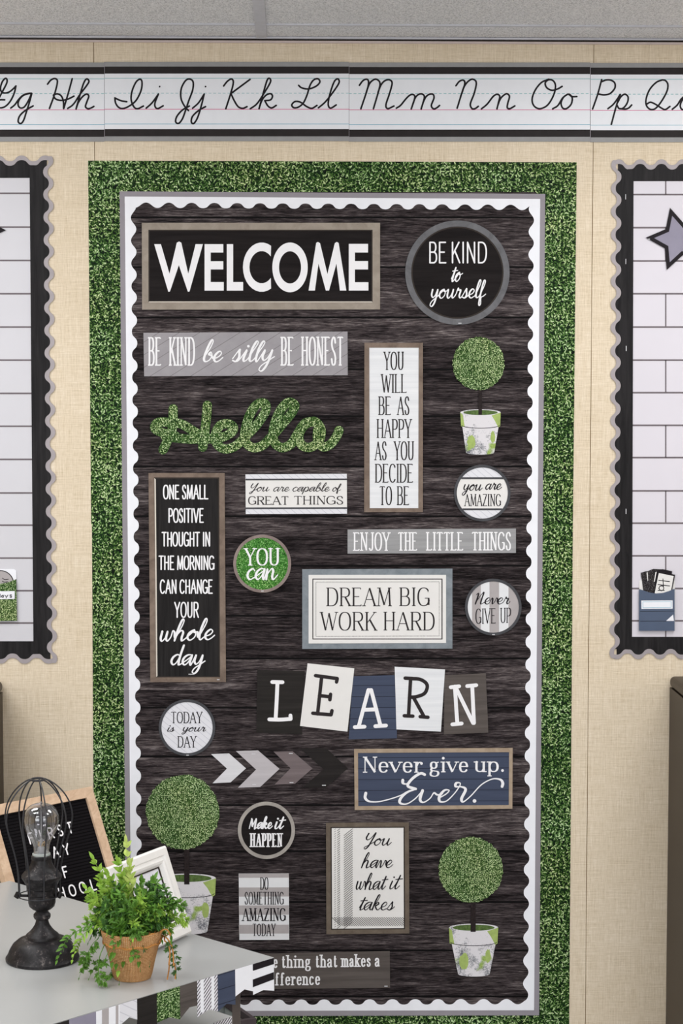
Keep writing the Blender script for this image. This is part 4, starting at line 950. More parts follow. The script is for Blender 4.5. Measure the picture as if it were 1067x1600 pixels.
# potted topiary cut-outs
def topiary(label, ball, R, trunk, rim, body, mm=4.0, seed=1):
    random.seed(seed); cx, cy = ball
    o = thing('topiary_cutout', P(cx, (cy + body[3]) / 2, -mm * MM), label, 'topiary cutout', 'printed topiary trees on the plank board')
    x0, x1, ty, by = trunk
    mb = MB(); card(mb, quad(x0, ty, x1, by), mm + .6, .4); mb.build('trunk', 'trunk', o)
    rx0, rx1, ry0, ry1 = rim; bx0, bx1, byt, byb = body; rc = (rx0 + rx1) / 2; rw = (rx1 - rx0) / 2; el = rw * .16
    def e(cx, cy, rx, ry, a0, a1, n=16): return [(cx + rx * cos(radians(a0 + (a1 - a0) * i / n)), cy + ry * sin(radians(a0 + (a1 - a0) * i / n))) for i in range(n + 1)]
    k = (ry1 - ry0)
    mb = MB(); card(mb, e(rc, ry1 - el * 1.6, rw * .93, el, 0, 180)[::-1] + e((bx0 + bx1) / 2, byb - el * .7, (bx1 - bx0) / 2, el * .7, 0, 180), mm, .4); mb.build('pot', 'potpaint', o)
    mb = MB(); card(mb, e(rc, ry0 + el, rw, el, 180, 360) + [(rx1 - rw * .03, ry1 - el * .5)] + e(rc, ry1 - el * .9, rw * .97, el, 0, 180) + [(rx0, ry0 + el)], mm + .25, .3); mb.build('pot_rim', 'potpaint', o)
    mb = MB(); card(mb, [(rx0, ry0 + el), (rx0 + rw * .12, ry0 + el * 1.7), (rx0 + rw * .22, ry1 - el * .2), (rx0 + rw * .03, ry1 - el * .5)], mm + .35, .2); mb.build('rim_moss', 'potgreen', o)
    mb = MB(); card(mb, [(rx1, ry0 + el), (rx1 - rw * .45, ry0 + el * 1.9), (rx1 - rw * .3, ry0 + k * .6), (rx1 - rw * .12, ry1 - el * .1), (rx1 - rw * .03, ry1 - el * .5)], mm + .35, .2); mb.build('rim_moss', 'potgreen', o)
    ik = Ink().start(mm + .4); ik.stroke(e(rc, ry1 - el * .9, rw * .95, el, 8, 172), .9); ik.build('rim_line', 'ink', o)
    bw = (bx1 - bx0) / 2; bh = byb - ry1
    for gx, gy, gr, gq in ((bx0 + bw * .38, ry1 + bh * .52, bw * .3, bh * .26), (bx1 - bw * .1, ry1 + bh * .34, bw * .16, bh * .22)):
        mb = MB(); card(mb, [(gx + gr * (1 + random.uniform(-.16, .16)) * cos(k * pi / 9), gy + gq * (1 + random.uniform(-.16, .16)) * sin(k * pi / 9)) for k in range(18)], mm + .15, .1); mb.build('moss_patch', 'potgreen', o)
    mb = MB(); card(mb, e(rc, ry0 + el, rw * .85, el * .78, 0, 360, 30)[:-1], mm + .4, .2); mb.build('moss', 'potmoss', o)
    pts = []
    for i in range(110):
        a = 2 * pi * i / 110; rr = R * (1 + random.uniform(-.022, .022)); pts.append((cx + rr * cos(a), cy + rr * 1.02 * sin(a)))
    mb = MB(); card(mb, pts, mm + .8, .4); mb.build('leaf_ball', 'boxwood_fine', o)
topiary('smallest topiary tree cut-out in a mossy pot, upper right of the plank board', (747.4, 568), 40.6, (747.4, 753, 600, 648), (719.2, 782.2, 639.5, 668.5), (728, 772, 665, 710.5), seed=1)
topiary('largest topiary tree cut-out, lower left, its pot half hidden behind the ivory picture frame', (285.5, 1269), 57.2, (287.6, 296, 1318, 1382), (246, 337.4, 1365, 1402), (260, 324, 1395, 1460), seed=2)
topiary('mid-sized topiary tree cut-out in a mossy pot, lower right of the plank board', (735.4, 1358.8), 50.2, (735.2, 743.2, 1400, 1456), (701.4, 778.4, 1443.3, 1477), (715.5, 765, 1472, 1526), seed=3)
# ONE SMALL POSITIVE THOUGHT
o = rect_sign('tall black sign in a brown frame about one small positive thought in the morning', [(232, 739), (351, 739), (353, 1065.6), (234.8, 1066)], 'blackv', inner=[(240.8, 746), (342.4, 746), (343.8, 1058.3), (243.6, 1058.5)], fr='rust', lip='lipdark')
mb = MB(); card(mb, [(241.2, 747), (243.3, 749), (246, 1056), (244, 1058)], 4.9, .3); mb.build('lip_highlight', 'liplight', o)  # same highlight colour painted down the left inner edge
K = dict(thick=2.2, gap=.2, space=.6)
words(o, 4.8, 'whiteink', [[t('ONE SMALL', 254.7, 325.4, 757.3, 780.3, **K)], [t('POSITIVE', 262.7, 318.2, 794, 817, **K)], [t('THOUGHT IN', 252.6, 328.8, 831, 854, **K)], [t('THE MORNING', 247.8, 335, 868, 890.7, **K)], [t('CAN CHANGE', 249.8, 332.2, 905.4, 927.9, **K)], [t('YOUR', 272.2, 310.6, 940.4, 965.4, **K)],
    [s('whole', 249.3, 337, 985.5, 1003, thick=3.5, thin=1.9, asc=.95, shear=.2, slope=-.035)], [s('day', 266, 322, 1021.5, 1039.5, thick=3.5, thin=1.9, asc=.85, desc=.72, shear=.2, slope=.02)]])
staple_mark(o, 299, 1053.5, 5, 9); staple_mark(o, 341, 1062, 6.0, 4)
# GREAT THINGS
o = rect_sign('small white sign reading You are capable of GREAT THINGS', [(383.4, 741.2), (541.8, 740.3), (542.2, 802.7), (383.9, 803.2)], 'offwhite')
mb = MB(); card(mb, [(383.4, 741.2), (541.8, 740.3), (541.8, 748.3), (383.5, 749.2)], 4.35, .15); card(mb, [(383.8, 794.5), (542, 794), (542.2, 802.7), (383.9, 803.2)], 4.35, .15); mb.build('herringbone_band', 'chevlight', o)
mb = MB(); card(mb, [(383.6, 748), (541.8, 747.6), (541.8, 750.2), (383.6, 750.6)], 4.5, .2); card(mb, [(383.8, 793), (542, 792.5), (542, 795.1), (383.8, 795.6)], 4.5, .2); mb.build('rule', 'ringdark', o)
words(o, 4.7, 'inkbrown', [[s('You', 388.6, 421.6, 760.6, 768, thick=1.6, thin=.8, asc=1.1, desc=.7), s('are', 426.8, 453, 760.8, 768.2, thick=1.5, thin=.8), s('capable', 456.8, 516, 760.6, 768.2, thick=1.5, thin=.8, asc=.85, desc=.6), s('of', 519, 533.8, 761, 768.2, thick=1.5, thin=.8, asc=.75, desc=.5)],
    [t('GREAT', 387.4, 451.2, 775.4, 788.6, thick=1.9, thin=.9, serif=1.5), t('THINGS', 458.8, 537, 775, 788.4, thick=1.9, thin=.9, serif=1.5)]])
# you are AMAZING
o = round_sign('round white sign reading you are AMAZING with two dark rules', 753.5, 770.4, 44.2, 39.9, 'offwhite', 'ringdark')
mb = MB()
for y0, y1 in ((747.2, 0), (795.8, 1)):
    h = 753.5; dy = y0 - 770.4; x = (39.8 ** 2 - dy ** 2) ** .5
    a = [(h + 39.8 * cos(radians(k)), 770.4 + 39.8 * sin(radians(k))) for k in (range(-145, -34, 5) if y1 == 0 else range(40, 141, 5))]
    card(mb, a, 4.5, .15)
mb.build('herringbone_band', 'chevlight', o)
mb = MB()
for y in (747.2, 795.8):
    x = (40.2 ** 2 - (y - 770.4) ** 2) ** .5; card(mb, quad(753.5 - x, y - 1.5, 753.5 + x, y + 1.5), 4.75, .2)
mb.build('rule', 'ringdark', o)
words(o, 4.8, 'ink', [[s('you', 721, 754.5, 756.5, 767, thick=2.0, thin=1.1, desc=.7), s('are', 757.8, 784.6, 755.5, 765.5, thick=2.0, thin=1.1)], [t('AMAZING', 725.6, 782.6, 772, 790.8, thick=1.5, thin=.9, serif=.9)]])
# ENJOY THE LITTLE THINGS
o = rect_sign('long pale grey wood sign reading ENJOY THE LITTLE THINGS', [(543, 827.4), (805.9, 825.8), (805.9, 864), (543, 865)], 'greywood')
K = dict(thick=2.4, thin=1.7, serif=1.8)
words(o, 4.6, 'whiteink', [[t('ENJOY', 551.8, 609.4, 831.8, 860.6, **K), t('THE', 621.2, 652.2, 831.6, 860.4, **K), t('LITTLE', 665.8, 724.2, 831.4, 860.2, **K), t('THINGS', 736.6, 799, 831.2, 860, **K)]])
# YOU can
o = round_sign('round grassy green sign reading YOU can in white', 409.6, 880.7, 45.3, 40.6, 'moss', 'ringmauve')
words(o, 4.8, 'whiteink', [[t('YOU', 381.8, 437.4, 856.6, 883.6, thick=3.3, thin=1.5, serif=2.6)], [s('can', 384.8, 435.6, 887.5, 906.4, thick=3.7, thin=1.7, shear=.14)]])
staple_mark(o, 410, 923.5, 5.4, 4)
# DREAM BIG WORK HARD
o = rect_sign('white sign with a galvanized border reading DREAM BIG WORK HARD', [(472.2, 889.3), (706.9, 888.5), (706.9, 1013.5), (472.2, 1014)], 'galv', name='wall_sign')
mb = MB(); card(mb, [(482, 898.2), (696.8, 898.2), (696.8, 1004.8), (482, 1005.5)], 5.0, .7); mb.build('white_card', 'offwhite', o)
def px8(p): return (460 + p[0] * .24367, 880 + p[1] * .24367)
mb = MB(); frame(mb, [px8(p) for p in quad(115, 99, 949, 489)], [px8(p) for p in quad(121, 105, 943, 483)], 5.2, .1); mb.build('border_rule', 'inkbrown', o)
mb = MB()
for a, b in (((138, 121), (928, 119)), ((928, 119), (928, 467)), ((928, 467), (138, 469)), ((138, 469), (138, 121))):
    L = hypot(b[0] - a[0], b[1] - a[1]); n = int(L / 9)
    for i in range(n):
        p0 = px8((a[0] + (b[0] - a[0]) * i / n, a[1] + (b[1] - a[1]) * i / n)); p1 = px8((a[0] + (b[0] - a[0]) * (i + .6) / n, a[1] + (b[1] - a[1]) * (i + .6) / n))
        if abs(p1[0] - p0[0]) > abs(p1[1] - p0[1]): card(mb, quad(min(p0[0], p1[0]), p0[1] - .35, max(p0[0], p1[0]), p0[1] + .35), 5.2, .1)
        else: card(mb, quad(p0[0] - .35, min(p0[1], p1[1]), p0[0] + .35, max(p0[1], p1[1])), 5.2, .1)
mb.build('stitched_rule', 'inkbrown', o)
K = dict(thick=2.6, thin=1.2, serif=2.0, gap=.2)
words(o, 5.4, 'inkbrown', [[t('DREAM', 509.4, 611.8, 918.2, 947.2, **K), t('BIG', 623.6, 671.6, 918, 947, **K)], [t('WORK', 500.6, 588.6, 956.2, 985.4, **K), t('HARD', 598.8, 679.4, 956, 985, **K)]])
# Never GIVE UP (round)
o = round_sign('round striped sign reading Never GIVE UP', 770.6, 948.6, 44.2, 40, 'stripeB', 'ringdark')
mb = MB(); cx, cy, r = 770.6, 948.6, 39.9
for x0, x1 in ((730.7, 737.4), (751.2, 764.6), (779.6, 794.4)):
    up = [(x0 + (x1 - x0) * i / 8, cy - max(0, r * r - (x0 + (x1 - x0) * i / 8 - cx) ** 2) ** .5) for i in range(9)]
    card(mb, up + [(x, 2 * cy - y) for x, y in up[::-1]], 4.4, .1)
mb.build('pale_stripe', 'stripeA', o)
words(o, 4.8, 'ink', [[s('Never', 741.5, 798, 933.5, 944.6, thick=2.3, thin=1.0, shear=.22)], [t('GIVE', 742.8, 774.6, 951.2, 975, thick=1.6, thin=1.0, serif=1.0, slope=-.03), t('UP', 781.4, 798.6, 950, 973.6, thick=1.6, thin=1.0, serif=1.0, slope=-.03)]])
staple_mark(o, 771, 991.5, 5.4, 4)
# TODAY is your DAY
o = round_sign('round white herringbone sign reading TODAY is your DAY', 292.2, 1137, 44.2, 40, 'chevlight', 'ringdark')
words(o, 4.8, 'ink', [[t('TODAY', 267, 316.2, 1112.2, 1130, thick=1.5, thin=1.0, serif=1.0)], [s('is', 261, 273.6, 1136.4, 1143.6, thick=1.8, thin=.8, asc=.9), s('your', 283, 322.6, 1136, 1143.4, thick=1.8, thin=.8, desc=.6)], [t('DAY', 277.2, 306.8, 1150.2, 1168, thick=1.5, thin=1.0, serif=1.0)]])
staple_mark(o, 293, 1180, 5.4, 4)
# LEARN cards
def p5(p): return (395 + p[0] * .35614, 1030 + p[1] * .35614)
def learn(ch, pts, mat, ink, strokes, wid, mm, label):
    q = [p5(p) for p in pts]; c = bb(q)
    o = thing('letter_card', P(c[0], c[1], -mm * MM), label, 'letter card', 'letter cards spelling LEARN')
    mb = MB(); card(mb, q, mm, .5); mb.build('panel', mat, o)
    ik = Ink().start(mm + .25); trace(ik, (395, 1030), .35614, strokes, wid, 5); ik.build('letter', ink, o)
learn('L', [(20, 47), (228, 52), (215, 330), (15, 322)], 'darkcard', 'whiteink', [[(108, 102), (104, 190), (100, 262)], [(85, 100), (130, 101)], [(72, 264), (120, 265), (166, 262)], [(166, 262), (165, 247)]], 5.9, 4.0, 'black plank card with a white letter L')
learn('A', [(440, 75), (630, 70), (632, 347), (420, 352)], 'navy', 'whiteink', [[(464, 296), (507, 135)], [(519, 135), (560, 292)], [(488, 222), (542, 220)], [(447, 298), (490, 296)], [(537, 294), (584, 291)], [(507, 136), (519, 136)]], 5.9, 4.7, 'navy plank card with a white letter A')
learn('N', [(840, 70), (1022, 62), (1033, 322), (838, 330)], 'charcoal', 'whiteink', [[(886, 120), (897, 284)], [(888, 120), (966, 280)], [(962, 116), (970, 280)], [(868, 123), (905, 119)], [(940, 118), (980, 114)], [(875, 286), (916, 282)]], 5.9, 4.7, 'charcoal plank card with a white letter N')
learn('E', [(240, 18), (445, 40), (415, 318), (207, 293)], 'offwhite', 'inkbrown', [[(302, 77), (284, 240)], [(275, 72), (320, 78), (370, 85)], [(370, 86), (367, 100)], [(292, 160), (340, 165)], [(341, 154), (338, 178)], [(263, 237), (343, 244)], [(343, 244), (347, 226)]], 5.6, 5.4, 'off-white card with a dark letter E')
learn('R', [(622, 33), (843, 45), (825, 318), (630, 308)], 'whitewood', 'inkbrown', [[(692, 86), (683, 247)], [(690, 85), (735, 89), (764, 112), (755, 148), (720, 164), (687, 167)], [(706, 170), (750, 250)], [(668, 83), (702, 85)], [(664, 248), (702, 250)], [(734, 252), (768, 255)]], 5.6, 5.4, 'white wood card with a dark letter R')
# chevrons
def p6(p): return (325 + p[0] * .21556, 1160 + p[1] * .21556)
for pts, m, lb, st in (([(22, 85), (152, 80), (275, 188), (163, 290), (33, 296), (137, 190)], 'chev1', 'palest chevron arrow, leftmost of the row of four', [(125, 87)]), ([(202, 63), (362, 58), (518, 192), (378, 323), (217, 328), (348, 197)], 'chev2', 'light grey chevron arrow, larger than the pale one beside it', [(330, 84), (335, 306)]),
    ([(475, 67), (612, 64), (757, 188), (630, 300), (482, 306), (598, 188)], 'chev3', 'mauve grey chevron arrow between the light grey and the black one', [(600, 80), (605, 291)]), ([(668, 45), (857, 42), (1013, 188), (850, 330), (685, 328), (838, 195)], 'chev4', 'black chevron arrow, nearest the Never give up. Ever. sign', [(840, 311)])):
    q6 = [p6(p) for p in pts]; c = bb(q6)
    o = thing('chevron_arrow', P(c[0], c[1], -.004), lb, 'arrow', 'row of chevron arrows')
    mb = MB(); card(mb, q6, 4.0, .5); mb.build('panel', m, o)
    for x, y in st:
        x, y = p6((x, y)); staple_mark(o, x, y, 4.5, 6)
# Never give up. Ever.
def p8(p): return (550 + p[0] * .24367, 1165 + p[1] * .24367)
o = rect_sign('long navy plank sign in a pale wood frame reading Never give up. Ever.', [p8(p) for p in [(13, 22), (1030, 15), (1028, 405), (17, 413)]], 'navy', inner=[p8(p) for p in [(38, 47), (1007, 42), (1005, 382), (40, 388)]], fr='lightwood')
K = dict(thick=3.5, thin=1.5, serif=2.4)
words(o, 4.8, 'whiteink', [[t('Never', 566.4, 661.5, 1182.4, 1207.2, **K), t('give', 670, 732.6, 1182.2, 1206.6, **K), t('up.', 740.6, 789.4, 1182.2, 1206.2, **K)]])
ik = Ink().start(4.9)
trace(ik, (550, 1165), .24367, [[(88, 305), (84, 335), (108, 357), (165, 360), (235, 345), (310, 320), (355, 295), (400, 282)], [(325, 222), (326, 240), (346, 246), (372, 232)], [(408, 278), (352, 300), (312, 338), (308, 368), (350, 374), (405, 340), (452, 288)], [(452, 288), (436, 345), (458, 364), (500, 338), (524, 304), (548, 316), (580, 308)], [(560, 336), (606, 308), (622, 287), (592, 287), (560, 326), (564, 358), (604, 356), (652, 312), (688, 262), (692, 240), (668, 240), (664, 262), (700, 264), (728, 282), (702, 340), (714, 360), (762, 322), (830, 250), (900, 214), (950, 218), (966, 240), (962, 262)]], 1, 6, var=(1.8, 4.6))
trace(ik, (550, 1165), .24367, [[(466, 186), (440, 178), (398, 202), (364, 238), (360, 262), (408, 278)]], 4.2, 6)
trace(ik, (550, 1165), .24367, [[(785, 355)]], 5.8)
ik.build('lettering', 'whiteink', o)
# Make it HAPPEN
o = round_sign('round black sign in a taupe ring reading Make it HAPPEN', 416.2, 1297.4, 44.7, 39.2, 'black', 'ringtaupe')
words(o, 4.8, 'whiteink', [[s('Make', 388, 427, 1284.5, 1295.4, thick=2.9, thin=1.5, asc=.85, shear=.2), s('it', 428.5, 444.5, 1283.5, 1296, thick=2.9, thin=1.5, asc=.95, shear=.2)], [t('HAPPEN', 390.4, 441.6, 1302, 1323.4, thick=2.9, thin=1.6, serif=1.9)]])
# You have what it takes
def p9(p): return (505 + p[0] * .13121, 1280 + p[1] * .13121)
o = rect_sign('white plaid sign in a dark taupe frame reading You have what it takes', [p9(p) for p in [(33, 45), (1020, 38), (1025, 1360), (37, 1370)]], 'offwhite', inner=[p9(p) for p in [(86, 92), (970, 88), (974, 1310), (92, 1318)]], fr='taupedark', lip='lipdark')
ik = Ink().start(4.45)
for x0, x1, st, w in ((132, 150, 27, .55), (166, 200, 27, .7), (246, 350, 27, .75)):
    y = 112
    while y < 1312:
        a, b = p9((x0, y + (x1 - x0) * .8)), p9((x1, y))
        if y + (x1 - x0) * .8 < 1312: ik.stroke([a, b], w, 'flat')
        y += st
x = 100
while x < 965:
    b = min(965, x + 112); ik.stroke([p9((x, 1167)), p9((b, 1167 + (b - x) * .92))], .75, 'flat'); x += 27
ik.build('plaid_print', 'inkbrown', o)
words(o, 4.9, 'ink', [[s('You', 567.6, 612.6, 1309.5, 1321.5, thick=2.3, thin=1.1, asc=1.0, desc=.6)], [s('have', 563.6, 615, 1343.5, 1356.5, thick=2.3, thin=1.1, asc=.85)], [s('what', 555.6, 604.6, 1376.5, 1390.5, thick=2.3, thin=1.1, asc=.85), s('it', 608, 627, 1376, 1390, thick=2.3, thin=1.1, asc=.95)], [s('takes', 560, 617.5, 1409, 1422.6, thick=2.3, thin=1.1, asc=.8)]])
# DO SOMETHING AMAZING TODAY
def p10(p): return (365 + p[0] * .08903, 1360 + p[1] * .08903)
o = rect_sign('small striped sign reading DO SOMETHING AMAZING TODAY', [p10(p) for p in [(88, 55), (968, 52), (975, 1218), (100, 1222)]], 'stripeA')
mb = MB()
for y0, y1 in ((55, 130), (300, 460), (615, 780), (955, 1110)): card(mb, [p10(p) for p in [(90, y0), (968, y0 - 3), (971, y1 - 3), (95, y1)]], 4.35, .1)
mb.build('grey_stripe', 'stripeB', o)
words(o, 4.85, 'ink', [[t('DO', 406.6, 419.2, 1370.8, 1390.4, thick=1.4, thin=.9, serif=.6)], [t('SOMETHING', 382, 443.4, 1393.6, 1413.4, thick=1.4, thin=.9, serif=.9)], [t('AMAZING', 378.4, 446.6, 1419, 1439, thick=2.2, thin=1.0, serif=1.4)], [t('TODAY', 394.4, 430.6, 1443.4, 1462.4, thick=1.4, thin=.9, serif=.9)]])
# One thing that makes a difference
def p11(p): return (390 + p[0] * .21556, 1480 + p[1] * .21556)
o = rect_sign('charcoal plank sign with white typewriter words, half hidden behind the grey table corner', [p11(p) for p in [(40, 48), (1015, 28), (1018, 295), (44, 304)]], 'charcoal')
K = dict(thick=2.6, thin=1.8, serif=1.9, slope=-.012)
def L(tx, a, b, yb, sc=1): x0, x1 = p11((a, 0))[0], p11((b, 0))[0]; return t(tx, x0, x1, 1480 + (yb - 92) * .21556, 1480 + yb * .21556, **K)
words(o, 4.6, 'whiteink', [[L('One', 78, 206, 152), L('thing', 228, 446, 150), L('that', 473, 638, 147), L('makes', 662, 880, 144), L('a', 904, 946, 141)], [L('difference', 104, 514, 278)]])
staple_mark(o, 603, 1541, 5.0, 5)
# ------------------------------------------------------------------ cabinets at both edges
def cabinet(px, py, side, label):
    a = P(px, py, 0); zt = a.z; x0 = a.x; x1 = a.x + side * .9; d = .42
    o = thing('storage_cabinet', ((x0 + x1) / 2, -d / 2, 0), label, 'cabinet', 'dark brown cabinets along the wall')
    def rbox(n, xa, xb, ya, yb, za, zb, r, m):
        bm = bmesh.new(); bmesh.ops.create_cube(bm, size=1)
        for v in bm.verts: v.co = ((xa + xb) / 2 + v.co.x * abs(xb - xa), (ya + yb) / 2 + v.co.y * (yb - ya), (za + zb) / 2 + v.co.z * (zb - za))
        if r: bmesh.ops.bevel(bm, geom=list(bm.edges), offset=r, segments=4, profile=.5, affect='EDGES')
        mb = MB(); bm.verts.ensure_lookup_table(); mb.add([v.co.copy() for v in bm.verts], [[v.index for v in f.verts] for f in bm.faces]); bm.free()
        return mb.build(n, m, o)
    rbox('top_panel', x0, x1, -d - .01, -.004, zt - .028, zt, .012, 'brown')
    rbox('body', x0 + side * .001, x1, -d, -.006, .06, zt - .0282, .0008, 'brown')
    rbox('plinth', x0 + side * .02, x1 - side * .02, -d + .03, -.02, 0, .06, 0, 'metaldark')
    for k in (0, 1):
        xa = x0 + side * (.02 + .43 * k); xb = xa + side * .42
        dr = rbox('door', xa, xb, -d - .02, -d - .001, .09, zt - .05, .003, 'brown')
        hx = xb - side * .04 if k == 0 else xa + side * .04
        mb = MB(); mb.tube([(hx, -d - .02, zt - .32), (hx, -d - .045, zt - .32), (hx, -d - .045, zt - .2), (hx, -d - .02, zt - .2)], .004, 8); mb.build('handle', 'tbar', dr, loc=o.location)
cabinet(1045, 1055.5, 1, 'dark brown cabinet against the wall at the right edge')
cabinet(5, 1062.5, -1, 'dark brown cabinet against the wall at the left edge')

# ------------------------------------------------------------------ the grey table
ZTOP = .74
A = T(428, 1496, ZTOP); B = T(15, 1376.3, ZTOP); F = T(105, 1593, ZTOP)
fd = (F - A); fd.z = 0; fd.normalize(); sd = (B - A); sdl = sd.length; sd = sd / sdl
TW = 1.15
C = A + fd * TW; D = B + fd * TW
o = thing('table', ((A + D) / 2).xy.to_3d(), 'grey laminate table carrying the lamp, plant and picture frame, at lower left', 'table')
tab = o
mb = MB(); mb.prism([A, B, D, C], (0, 0, -.022)); mb.build('table_top', 'tabletop', o)
mb = MB(); q1 = A + (fd + sd) * .012; e = .03
ins = [A + fd * .012 + sd * .012, B + fd * .012 - sd * .012, D - fd * .012 - sd * .012, C - fd * .012 + sd * .012]
ins = [Vector((p.x, p.y, .717)) for p in ins]
inn = [ins[0] + (fd + sd) * .02, ins[1] + (fd - sd) * .02, ins[2] + (-fd - sd) * .02, ins[3] + (-fd + sd) * .02]
mb.ring(ins, inn, (0, 0, -.012)); mb.build('apron', 'tableedge', o)
legp = P(369, 1565, (A + fd * .07 + sd * .05).y)
l0 = Vector((legp.x, legp.y, 0)); off = l0 - Vector((A.x, A.y, 0)); of, os_ = off.dot(fd), off.dot(sd)
for f_, s_ in ((of, os_), (of, sdl - .06), (TW - .06, os_), (TW - .06, sdl - .06)):
    c = A + fd * f_ + sd * s_; h = .0075
    mb = MB(); mb.box(c.x - h, c.x + h, c.y - h, c.y + h, 0, .718); mb.build('leg', 'brownleg', o)
# lower shelf with its own pennants
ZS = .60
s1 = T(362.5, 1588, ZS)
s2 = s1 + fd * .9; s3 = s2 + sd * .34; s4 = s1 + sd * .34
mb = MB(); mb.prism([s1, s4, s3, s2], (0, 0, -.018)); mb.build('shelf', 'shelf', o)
# pennant strip along the front edge
nb = Vector((-fd.y, fd.x, 0)); nb = nb if nb.y < 0 else -nb
M['pstripe'] = 'ink'
def pennants(base, label, flags, group=None):
    o = thing('pennant_strip', base, label, 'pennant strip', 'pennant strips under the table edges')
    for outline, mat, extra in flags:
        def V(p, k=0.003): return PL(p[0], p[1], base + nb * k, nb)
        mb = MB(); mb.prism([V(p) for p in outline], -nb * .0006)
        fl = mb.build('flag', mat, o)
        for pts, m2 in extra:
            mb = MB(); mb.prism([V(p, .0034) for p in pts], -nb * .0003); mb.build('print_stripe', m2, fl, loc=o.location)
    return o
M['tick'] = None
def mk_tick():
    t_ = NT('black_tick_stripe_print', .5, .25)
    v = t_.coord(1, 1, 1, rot=(0, 0, radians(-52)), swap=True)
    sp = t_.n('ShaderNodeSeparateXYZ'); t_.l(v, sp.inputs[0])
    f = t_.math('FRACT', t_.math('DIVIDE', sp.outputs[1], .0044))
    m = t_.ramp(f, [(0, (0, 0, 0, 1)), (.5, (0, 0, 0, 1)), (.62, (1, 1, 1, 1)), (.88, (1, 1, 1, 1)), (1, (0, 0, 0, 1))])
    return t_.col(t_.mix(m, rgb(228, 226, 232), rgb(58, 54, 60)))
M['tick'] = mk_tick()
e1 = lambda x: 1496 + (428 - x) * .3033 + .6            # front edge line on the table top
def fl(x0, x1, bl, notch, br, mat, extra=()): return ([(x0, e1(x0)), (x1, e1(x1)), (x1 + .6, br), notch, (x0 + .6, bl)], mat, extra)
sx0, sx1 = 395, 427.8
def band(a, b): return [(sx0, e1(sx0) + a), (sx1, e1(sx1) + a * .93), (sx1 + .2, e1(sx1) + b * .93), (sx0 + .2, e1(sx0) + b)]
flags = [fl(395, 427.8, 1554.5, (411.5, 1547), 1548, 'white', [(band(0, 10.4), 'ink'), (band(24, 36), 'ink')]),
  fl(367.3, 395, 1557, (382, 1546), 1549, 'white'),
  fl(339.8, 367.3, 1581, (354, 1568.5), 1570, 'navy'),
  fl(308, 339.8, 1589, (325.5, 1577.5), 1580, 'tick', [([(a, e1(a)), (b, e1(b)), (b + .3, 1584 - (b - 308) * .3), (a + .3, 1584 - (a - 308) * .3)], 'white') for a, b in ((313.2, 318.2), (330.2, 334.6))]),
  fl(281, 308, 1592, (296, 1574), 1571, 'charcoal'),
  fl(245, 281, 1598, (265, 1589.5), 1593, 'boxwood_pennant'),
  fl(214, 245, 1619, (229, 1605), 1610, 'darkcard'),
  fl(187, 214, 1602, (202, 1589.5), 1593.5, 'chevlight'),
  fl(150, 187, 1640, (168, 1626), 1631, 'white', [([(159.5, e1(159.5)), (170, e1(170)), (170, 1628), (159.5, 1634)], 'stripeB'), ([(181, e1(181)), (185, e1(185)), (185, 1630), (181, 1632)], 'stripeB')]),
  fl(108, 150, 1655, (129, 1641), 1645, 'slate'),
  fl(72, 108, 1668, (90, 1655), 1658, 'darkcard'),
  fl(36, 72, 1682, (54, 1668), 1670, 'white')]
tickd = [(313, 320), (329, 335)]
pennants(A, 'strip of swallowtail pennants in mixed prints along the grey table edge', flags)
e2 = lambda x: 1588 + (362.5 - x) * .375 + .4
pennants(s1, 'lower white tick striped pennant strip on the shelf under the table', [([(330, e2(330)), (362, e2(362)), (362.5, 1640), (346, 1632), (330.5, 1652)], 'tick', ()), ([(296, e2(296)), (330, e2(330)), (330.5, 1654), (313, 1645), (296.5, 1668)], 'navy', ())])
# grey metal bin on the floor behind the table
ZB = .40
b0 = T(399, 1591, ZB); b1 = T(372, 1572, ZB); bd = (b1 - b0); bd.z = 0; bd.normalize()
bl = Vector((-bd.y, bd.x, 0)); bl = bl if bl.x < 0 else -bl
o = thing('metal_bin', (b0 + bd * .085 + bl * .075).xy.to_3d(), 'grey metal bin with a dark rim, half hidden behind the table leg', 'bin')
q0 = [b0, b0 + bd * .17, b0 + bd * .17 + bl * .15, b0 + bl * .15]
q0 = [Vector((p.x, p.y, 0)) for p in q0]
cx_ = sum((p for p in q0), Vector()) / 4
mb = MB(); mb.ring([p + Vector((0, 0, .39)) for p in q0], [cx_ + (p - cx_) * .95 + Vector((0, 0, .39)) for p in q0], (0, 0, -.388)); mb.prism([p + Vector((0, 0, .004)) for p in q0], (0, 0, -.004)); mb.build('body', 'metalgrey', o)
mb = MB(); mb.ring([cx_ + (p - cx_) * 1.02 + Vector((0, 0, ZB)) for p in q0], [cx_ + (p - cx_) * .9 + Vector((0, 0, ZB)) for p in q0], (0, 0, -.018)); mb.build('rim', 'metaldark', o)
mb = MB()
for f_ in (.33, .66):
    for a_, b_ in ((0, 1), (0, 3)):
        p = q0[a_] + (q0[b_] - q0[a_]) * f_; w_ = (q0[b_] - q0[a_]).normalized() * .004; n_ = (p - cx_); n_ = (n_ - w_ * (n_.dot(w_) / w_.length_squared)).normalized()
        mb.prism([p - w_ + n_ * .003 + Vector((0, 0, .01)), p + w_ + n_ * .003 + Vector((0, 0, .01)), p + w_ + n_ * .003 + Vector((0, 0, .38)), p - w_ + n_ * .003 + Vector((0, 0, .38))], -n_ * .004)
mb.build('ribs', 'metaldark', o)

